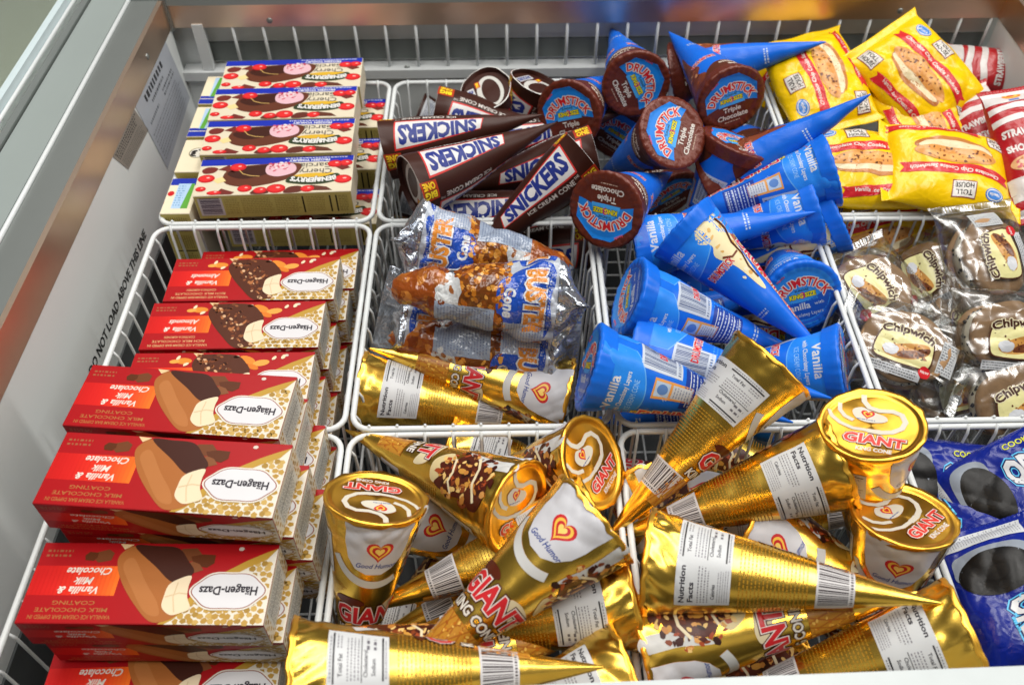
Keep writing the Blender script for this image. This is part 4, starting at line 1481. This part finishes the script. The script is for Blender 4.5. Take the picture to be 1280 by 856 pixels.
# ------------------------------------------------------------------ wire baskets
XS = [-.334, -.124, .0833, .2954, .506]
YS = [.176, .4226, .6695, .916]
DEPTH = .225
def basket(ix, iy, label):
    x0, x1 = XS[ix]+.003, XS[ix+1]-.003
    y0, y1 = YS[iy]+.003, YS[iy+1]-.003
    cx, cy = (x0+x1)/2, (y0+y1)/2
    hx, hy = (x1-x0)/2, (y1-y0)/2
    t = empty('wire_basket', Matrix.Translation((cx, cy, -DEPTH)), label, 'wire basket', 'white wire baskets standing in the freezer')
    rc = .014
    def loop(hx, hy, z, rc):
        P = []
        for sx, sy, a0 in ((1, 1, 0), (-1, 1, 90), (-1, -1, 180), (1, -1, 270)):
            for k in range(6):
                a = R_(a0+k*18)
                P.append((sx*(hx-rc)+rc*math.cos(a), sy*(hy-rc)+rc*math.sin(a), z))
        return P
    obj('top_rim', MB().tube(loop(hx, hy, DEPTH, rc), .0024, 10, True).me('top_rim', wirem, True), t)
    obj('middle_rail', MB().tube(loop(hx-.004, hy-.004, DEPTH*.52, .010), .0014, 8, True).me('middle_rail', wirem, True), t)
    ins = .010
    key = (round(hx, 4), round(hy, 4))
    def urod(h, axis):
        b = h-ins
        prof = [(-h-.0005, DEPTH+.001), (-h+.0028, DEPTH*.97), (-b, .014), (-b+.006, .004), (-b+.016, 0), (b-.016, 0), (b-.006, .004), (b, .014), (h-.0028, DEPTH*.97), (h+.0005, DEPTH+.001)]
        return MB().tube([((p, 0, z) if axis == 0 else (0, p, z)) for p, z in prof], .0012, 8).me('u_wire', wirem, True)
    if key not in basket.m: basket.m[key] = (urod(hx-.001, 0), urod(hy-.001, 1))
    mx, my = basket.m[key]
    n = 10
    for i in range(n):
        o = obj('u_wire', mx, t)
        o.location.y = -hy+.014+(2*hy-.028)*i/(n-1)
    n = 9
    for i in range(n):
        o = obj('u_wire', my, t)
        o.location.x = -hx+.014+(2*hx-.028)*i/(n-1)
        o.location.z = .0028
    return t
basket.m = {}
BL = {(0, 2): 'white wire basket holding the cream cherry cartons at the rear left',
      (0, 1): 'white wire basket holding the red cartons with almond pictures, along the left wall',
      (0, 0): 'white wire basket holding the red milk chocolate cartons at the front left',
      (1, 2): 'white wire basket holding the dark brown candy cones at the rear',
      (1, 1): 'white wire basket holding the crumpled silver nut cones and two gold cones',
      (1, 0): 'white wire basket of gold cones, the one beside the red cartons',
      (2, 2): 'white wire basket holding the blue cones with brown chocolate lids',
      (2, 1): 'white wire basket holding the all-blue vanilla cones',
      (2, 0): 'white wire basket of gold cones, the one beside the dark blue packs',
      (3, 2): 'white wire basket holding yellow cookie packs and red strawberry packs',
      (3, 1): 'white wire basket holding clear wrapped cookie sandwiches',
      (3, 0): 'white wire basket holding dark blue cookie packs at the front right'}
for (i, j), l in BL.items(): basket(i, j, l)

# ------------------------------------------------------------------ cartons in the left baskets
GB = 'red ice cream bar cartons in the left baskets'
rb = random.Random(5)
def stack(kind, x, y, z, yaw, n, lab, lower, step=.0289):
    put_carton(kind, 'ice_cream_carton', lab, 'carton', GB, box_at(x, y, z, yaw))
    for k in range(1, n):
        put_carton(kind, 'ice_cream_carton', lower[k-1], 'carton', GB,
                   box_at(x+(.002, .009, .012)[k-1]+rb.uniform(0, .004), y+rb.uniform(-.002, .002), z-k*step, yaw*.6+rb.uniform(-1., 1.)))
stack('almond', -.216, .633, -.024, .5, 2, 'red carton with almond picture, rearmost and lowest of the almond stacks',
      ['red almond carton under the rearmost almond carton'])
stack('almond', -.226, .594, .002, 0, 3, 'red carton with almond picture, second from the rear of the left basket',
      ['red almond carton directly under the second almond carton from the rear', 'red almond carton third down in the second almond stack from the rear'])
stack('almond', -.2325, .5375, .002, 0, 3, 'red carton with almond picture and fully visible white oval, third from the rear',
      ['red almond carton directly under the third almond carton from the rear', 'red almond carton third down in the third almond stack from the rear'])
stack('almond', -.2345, .4795, .001, -.5, 3, 'red almond carton half covered by the rearmost milk chocolate carton',
      ['red almond carton directly under the half covered almond carton', 'red almond carton third down under the half covered almond carton'])
stack('milk', -.226, .3985, .073, -5.5, 4, 'red milk chocolate carton, rearmost of the milk chocolate ones, its front edge covered',
      ['red milk chocolate carton directly under the rearmost milk chocolate carton', 'red milk chocolate carton third down in the rearmost milk chocolate stack', 'red milk chocolate carton at the bottom of the rearmost milk chocolate stack'])
stack('milk', -.2155, .3265, .090, -5., 4, 'red milk chocolate carton lying highest of all, tilted in the middle of the column',
      ['red milk chocolate carton directly under the highest milk chocolate carton', 'red milk chocolate carton third down under the highest carton', 'red milk chocolate carton fourth down under the highest carton'])
stack('milk', -.222, .271, .053, -1.5, 2, 'red milk chocolate carton lying straight, second from the front edge',
      ['red milk chocolate carton directly under the second carton from the front'])
stack('milk', -.2245, .2335, -.0095, .5, 2, 'red milk chocolate carton nearest the front edge, cut by the picture',
      ['red milk chocolate carton under the nearest carton at the front edge'])
GC = 'cream cherry cartons in the rear left basket'
for k, (x, y, z, yaw, l) in enumerate(((-.2285, .886, .030, 1.5, 'cream carton with cherries and blue edge, rearmost of the four flat ones'),
                                       (-.2290, .8300, .030, 1., 'cream cherry carton, second flat one from the rear'),
                                       (-.2260, .7735, .028, .8, 'cream cherry carton, second flat one from the front of its basket'),
                                       (-.2220, .7180, .022, 2., 'cream cherry carton nearest the front, its olive side with barcode showing'))):
    put_carton('cherry', 'cherry_carton', l, 'carton', GC, box_at(x, y, z, yaw, 2, 0))
for k, (y, l) in enumerate(((.872, 'cream cherry carton lying lower at the right, rearmost'),
                            (.805, 'cream cherry carton lying lower at the right, middle one'),
                            (.725, 'cream cherry carton lying lower at the right, nearest the front'))):
    put_carton('cherry', 'cherry_carton', l, 'carton', GC, box_at(-.2045+.001*k, y, -.012-.006*k, 0))
for k, (y, z, kd, l) in enumerate(((.884, .012, 'tall1', 'cream carton upright on its end by the left wall, rearmost, green field print'),
                                   (.827, .010, 'tall1', 'cream carton upright by the left wall, second from the rear, blue edge'),
                                   (.770, .008, 'tall2', 'cream carton upright by the left wall with round badge on its end'),
                                   (.708, .006, 'tall0', 'cream carton upright by the left wall, nearest the front, sky picture print'))):
    M = Matrix.Translation((-.3158, y, z-BW*.0005)) @ Matrix.Rotation(R_(-90), 4, 'Y')
    put_carton(kd, 'cherry_carton', l, 'carton', GC, M)

# ------------------------------------------------------------------ cones and packs: lid centre px, point the tip runs towards, lid openness, lid height
GG = 'gold foil ice cream cones'
G = [
 # label, variant, lid, toward, ratio, z, face, up
 ('gold cone standing upright with its lid up, beside the red cartons', 0, (470, 622), (450, 770), .50, .058, -14, 262),
 ('gold cone left of centre with its swirl lid facing right', 1, (741, 577), (600, 612), .62, .030, 100, 140),
 ('gold cone with its lid facing the camera beneath the large heart cone', 2, (648, 634), (505, 570), .50, .032, 104, 100),
 ('gold cone with big white heart emblem and big red lettering facing up', 3, (744, 648), (545, 812), -.10, .078, 14, 90),
 ('gold cone whose bare tip points left at the upright cone', 1, (742, 650), (446, 767), -.10, .012, 225, 90),
 ('gold cone under the heart cone, its tip pointing left below another tip', 2, (728, 690), (467, 800), -.10, -.030, 225, 90),
 ('gold cone with nutrition label sticking out right of the heart cone', 0, (786, 746), (620, 778), -.12, .022, 228, 90),
 ('gold cone with small tip pointing right under the heart cone', 3, (445, 850), (727, 786), -.08, .010, 60, 90),
 ('gold cone lying across the front edge, wide end at the left', 0, (368, 852), (740, 834), -.10, .080, 230, 90),
 ('gold cone at the front edge with only its label and wide end showing', 2, (786, 845), (640, 905), -.10, .020, 225, 90),
 ('long gold cone lying diagonally on top, its tip pointing lower left', 1, (964, 456), (770, 660), -.12, .082, 262, 90),
 ('gold cone with nutrition label up, lying beneath the diagonal cone', 3, (1050, 578), (778, 668), -.10, .048, 206, 90),
 ('gold cone with its round lid facing up, highest by the clear packs', 0, (1090, 530), (1078, 700), .70, .082, -70, 82),
 ('gold cone with its round lid facing up, beside the dark blue packs', 1, (1130, 643), (1095, 760), .58, .044, -12, 112),
 ('gold cone lying across the front right basket, tip pointing right', 2, (812, 702), (1137, 748), -.10, .046, 214, 90),
 ('gold cone with nuts picture and red lettering under the tip-right cone', 3, (808, 808), (1098, 750), -.08, .005, 62, 90),
 ('gold cone in the lower right corner with nutrition label and barcode', 0, (1208, 792), (955, 862), -.10, .046, 224, 90),
 ('gold cone deep between others, small red heart emblem showing', 1, (940, 660), (1085, 745), -.05, -.010, 5, 90),
 ('gold cone deep behind the upright cone, swoosh and red letters showing', 2, (515, 636), (640, 690), -.05, -.035, 10, 90),
 ('gold cone deep behind the diagonal cone, crumpled lid end up', 3, (803, 598), (840, 690), -.25, -.02, 60, 90),
 ('gold cone in shadow between the upright cone and the heart cone', 1, (600, 690), (500, 790), -.05, -.075, 178, 90),
 ('gold cone in shadow below the tip of the diagonal cone', 2, (905, 640), (780, 600), -.05, -.06, 20, 90),
 ('gold cone in shadow at the rear rim, left of the swirl lid', 0, (560, 560), (700, 600), -.05, -.07, 225, 90),
 ('gold cone in shadow at the rear rim beneath the blue cones', 1, (850, 555), (960, 590), -.05, -.08, 100, 90),
 ('gold cone in shadow between the tip-right cone and the label-up cone', 2, (870, 655), (1030, 640), -.05, -.075, 225, 90),
 ('gold cone in shadow right of the tip-right cone', 0, (1090, 760), (960, 720), -.05, -.06, 10, 90),
 ('gold cone in shadow low by the left rim under the crosswise front cone', 1, (430, 770), (560, 800), -.05, -.08, 225, 90),
 ('gold cone in shadow under the nuts picture cone at the front', 3, (1010, 815), (850, 860), -.05, -.05, 90, 90),
 ('gold cone in the nut cone basket, nutrition label up, wide end left', 1, (450, 488), (702, 529), -.08, -.030, 204, 90),
 ('gold cone in the nut cone basket, heart emblem at its right end', 2, (706, 497), (468, 437), -.08, -.038, 0, 90),
]
for k, (l, v, lid, tw_, ra, z, f, u) in enumerate(G): put_cone('gold', v, 'ice_cream_cone', l, 'ice cream cone', GG, lid, tw_, ra, z, f, u)
GT = 'blue cones with brown chocolate lids'
T = [
 ('chocolate-lidded cone, leftmost lid, its words level beside the brown cones', 0, (711, 143), (790, 85), .88, .036, 0, 93),
 ('chocolate-lidded cone, rearmost lid with words turned down to the right', 1, (795, 106), (772, 55), .90, .055, 0, 35),
 ('chocolate-lidded cone, central lid with words running upward', 2, (841, 166), (745, 222), .82, .065, 20, 166),
 ('chocolate-lidded cone, rightmost lid, tip standing up behind it', 0, (914, 125), (845, 50), .78, .065, 60, 110),
 ('chocolate-lidded cone hanging over the rim with its words upside down', 1, (757, 263), (850, 210), .88, .050, 0, 252),
 ('chocolate cone below the rightmost lid with white barcode showing', 2, (921, 178), (862, 300), .22, .045, 280, 95),
 ('blue cone tip pointing right along the rear guard', 0, (842, 94), (1008, 58), -.1, .010, 10, 90),
 ('blue cone with chocolate picture, long tip pointing right over the yellow packs', 1, (893, 230), (1083, 121), -.28, .0, 30, 90),
 ('shadowed chocolate cone deep between the leftmost and central lids', 2, (772, 168), (800, 110), .75, -.020, 0, 60),
 ('shadowed chocolate cone deep by the right rim below the rightmost lid', 1, (950, 200), (880, 160), .3, -.06, 0, 90),
 ('shadowed chocolate cone deep at the rear between two lids', 2, (850, 90), (900, 130), .3, -.04, 0, 90),
 ('shadowed chocolate cone deep under the central lid', 0, (838, 245), (800, 190), .5, -.06, 0, 120),
]
for k, (l, v, lid, tw_, ra, z, f, u) in enumerate(T): put_cone('choc', v, 'ice_cream_cone', l, 'ice cream cone', GT, lid, tw_, ra, z, f, u)
GV = 'blue vanilla cones'
V_ = [
 ('blue vanilla cone, uppermost, its tip pointing left over the rim', 0, (1040, 213), (826, 279), -.1, .048, 218, 90),
 ('blue vanilla cone under the uppermost one, wide end at the yellow packs', 1, (1048, 272), (880, 345), -.05, .010, 70, 90),
 ('large blue vanilla cone in the centre, ice cream picture, tip lower right', 2, (852, 284), (1006, 421), -.10, .050, 62, 90),
 ('blue vanilla cone with its round lid facing up behind the central cone', 3, (1003, 370), (960, 300), .88, -.005, 0, 105),
 ('blue vanilla cone with its lid facing left and red lettering on it', 1, (786, 370), (955, 425), .32, .030, 230, 170),
 ('blue vanilla cone in front, orange framed box on its side', 0, (736, 458), (900, 503), .16, .050, 212, 90),
 ('blue vanilla cone squeezed between the front one and the lid-left one', 2, (790, 440), (920, 470), -.05, .0, 262, 90),
 ('blue vanilla cone by the right rim, wide end facing right', 3, (1054, 455), (900, 470), .10, -.005, 10, 10),
 ('blue vanilla cone deep behind, below the overhanging chocolate lid', 2, (795, 312), (900, 290), .0, .0, -20, 90),
 ('blue vanilla cone in shadow under the lid-left cone', 1, (830, 345), (960, 380), -.05, -.075, 40, 90),
 ('blue vanilla cone in shadow at the front rim under the front cone', 3, (960, 505), (800, 520), -.05, -.07, 200, 90),
 ('blue vanilla cone in shadow beside the round lid and the right rim', 0, (1030, 400), (900, 400), -.05, -.085, 100, 90),
 ('blue vanilla cone in shadow at the left rim of its basket', 2, (780, 420), (900, 380), -.05, -.09, 260, 90),
 ('blue vanilla cone deep in the middle, tip pointing left', 0, (1020, 262), (870, 305), -.1, .02, 10, 90),
]
for k, (l, v, lid, tw_, ra, z, f, u) in enumerate(V_): put_cone('van', v, 'ice_cream_cone', l, 'ice cream cone', GV, lid, tw_, ra, z, f, u)
GS = 'dark brown candy cones'
S_ = [
 ('brown cone lying across the left side, wide end left, lettering upside down', 0, (482, 188), (668, 146), -.08, .026, -22, 90),
 ('brown cone in front with its tucked-in open end facing left', 1, (514, 236), (670, 165), .25, .040, -30, 90),
 ('brown cone lying diagonally with yellow and red badge near the rim', 2, (730, 196), (592, 318), -.08, .046, 20, 90),
 ('brown cone behind the diagonal one, lettering right way up', 0, (742, 190), (560, 243), -.08, .012, 2, 90),
 ('brown cone low at the front rim, lettering upside down', 1, (530, 278), (710, 245), -.08, -.020, -5, 90),
 ('brown cone behind the left one, wide end near the rear left corner', 2, (545, 140), (700, 172), -.05, .010, 5, 90),
 ('brown cone at the rear with its white ringed end facing up', 0, (607, 112), (640, 190), .60, .020, 0, 90),
 ('brown cone at the rear beside the leftmost chocolate lid, folded end up', 1, (672, 103), (640, 170), .30, .020, 20, 90),
 ('brown cone deep in the middle under the left cone', 2, (600, 185), (700, 160), -.05, -.01, 0, 90),
 ('brown cone deep at the rear left of its basket', 1, (520, 150), (620, 190), -.05, -.07, 100, 90),
 ('brown cone deep below the front left cone', 2, (500, 240), (640, 280), -.05, -.08, 150, 90),
 ('brown cone deep behind the front wires of its basket', 0, (735, 300), (560, 322), -.05, -.055, -30, 90),
]
for k, (l, v, lid, tw_, ra, z, f, u) in enumerate(S_): put_cone('snick', v, 'candy_cone', l, 'ice cream cone', GS, lid, tw_, ra, z, f, u)
GN = 'crumpled silver nut cones'
N_ = [
 ('crumpled silver nut cone at the rear, blue and orange lettering at its left', 0, (522, 304), (735, 338), -.05, .026, 0, 90),
 ('crumpled silver nut cone with caramel and nut picture, lettering at its right', 1, (700, 380), (520, 362), -.05, .040, 0, 90),
 ('crumpled silver nut cone with its pleated foil end at the left rim', 2, (505, 402), (650, 425), -.05, -.012, 80, 90),
 ('crumpled silver nut cone in front, grey small print panel facing up', 3, (690, 435), (520, 425), -.05, -.012, 70, 90),
]
for k, (l, v, lid, tw_, ra, z, f, u) in enumerate(N_): put_cone('nut', v, 'nut_cone', l, 'ice cream cone', GN, lid, tw_, ra, z, f, u)

GY = 'yellow cookie sandwich packs'
Y_ = [
 ('yellow pack at the rear left, its words running up the rear guard', 0, (1022, 102), .022, 104, (-.1, -.35, 1)),
 ('yellow pack standing highest at the rear, corner pointing up to the rail', 1, (1147, 98), .034, -55, (-.1, -.6, 1)),
 ('yellow pack in front with cookie picture and words right way up', 2, (1078, 212), .016, -4, (0, -.2, 1)),
 ('yellow pack in front at the right, its words upside down', 3, (1184, 214), .026, 170, (.05, -.3, 1)),
 ('yellow pack wedged behind the upside down one', 0, (1160, 160), .0, -75, (0, -.4, 1)),
 ('yellow pack deep behind the front wires of its basket', 1, (1085, 292), -.040, 12, (0, -1.2, 1)),
 ('yellow pack deep at the right behind the front wires', 2, (1195, 288), -.045, 172, (0, -1.2, 1)),
 ('yellow pack at the far rear, only a corner showing by the blue tip', 3, (985, 75), -.01, 60, (0, -.7, 1)),
]
for l, v, px, z, an, n in Y_: put_bag('yellow', v, 'cookie_pack', l, 'snack pack', GY, px, z, an, n)
GR = 'red and white strawberry packs'
R2 = [
 ('red strawberry pack at the right edge, white lettering right way up', 0, (1282, 192), .035, 97, (-.2, -.4, 1)),
 ('narrow red strawberry pack leaning between yellow packs and its neighbour', 1, (1232, 178), .005, 112, (-.6, -.3, 1)),
 ('red strawberry pack lying crosswise at the rear wall', 0, (1258, 92), .005, 172, (0, -.7, 1)),
]
for l, v, px, z, an, n in R2: put_bag('straw', v, 'strawberry_pack', l, 'snack pack', GR, px, z, an, n)
GW = 'clear wrapped cookie sandwiches'
W_ = [
 ('clear wrapped cookie sandwich at the rear left, its words running down', 0, (1090, 370), -.014, -62, (-.35, -.3, 1)),
 ('clear wrapped cookie sandwich at the front left with slanting brown lettering', 1, (1126, 438), -.010, -24, (-.2, -.45, 1)),
 ('clear wrapped cookie sandwich at the rear right, its words running up', 2, (1233, 326), .000, 98, (.15, -.55, 1)),
 ('clear wrapped cookie sandwich at the right edge in the middle, words level', 0, (1254, 424), .002, -4, (.1, -.8, 1)),
 ('clear wrapped cookie sandwich leaning in shadow between the rear two', 1, (1164, 352), -.035, -60, (-.9, -.2, 1)),
 ('clear wrapped cookie sandwich at the front right rim', 2, (1264, 500), -.028, 20, (0, -.9, 1)),
 ('clear wrapped cookie sandwich in shadow in the middle of its basket', 0, (1190, 410), -.050, 35, (.5, -.2, 1)),
 ('clear wrapped cookie sandwich in front with only its film end showing', 1, (1185, 490), -.045, 14, (.2, -.6, 1)),
 ('clear wrapped cookie sandwich low at the rear, under the yellow packs', 2, (1150, 318), -.060, 10, (0, -.5, 1)),
]
for l, v, px, z, an, n in W_: put_bag('chip', v, 'cookie_sandwich', l, 'cookie sandwich', GW, px, z, an, n)
GO = 'dark blue cookie packs'
O_ = [
 ('dark blue cookie pack leaning at the rear, black cookie picture, edge of picture', 0, (1258, 614), -.010, 24, (-.6, -.3, 1)),
 ('dark blue cookie pack in front with large black cookie picture', 1, (1262, 745), .0, -66, (-.5, -.1, 1)),
 ('dark blue cookie pack behind the gold lids, white lettering level', 2, (1160, 606), -.035, -6, (-.1, -.6, 1)),
 ('dark blue cookie pack in shadow, white label between the two cookie pictures', 3, (1212, 680), -.035, 128, (-.7, -.1, 1)),
 ('dark blue cookie pack in the front right corner', 2, (1238, 812), -.03, 160, (-.3, -.1, 1)),
 ('dark blue cookie pack at the picture edge under the rear one', 3, (1275, 680), -.04, 60, (-.2, -.4, 1)),
]
for l, v, px, z, an, n in O_: put_bag('oreo', v, 'blue_cookie_pack', l, 'snack pack', GO, px, z, an, n)
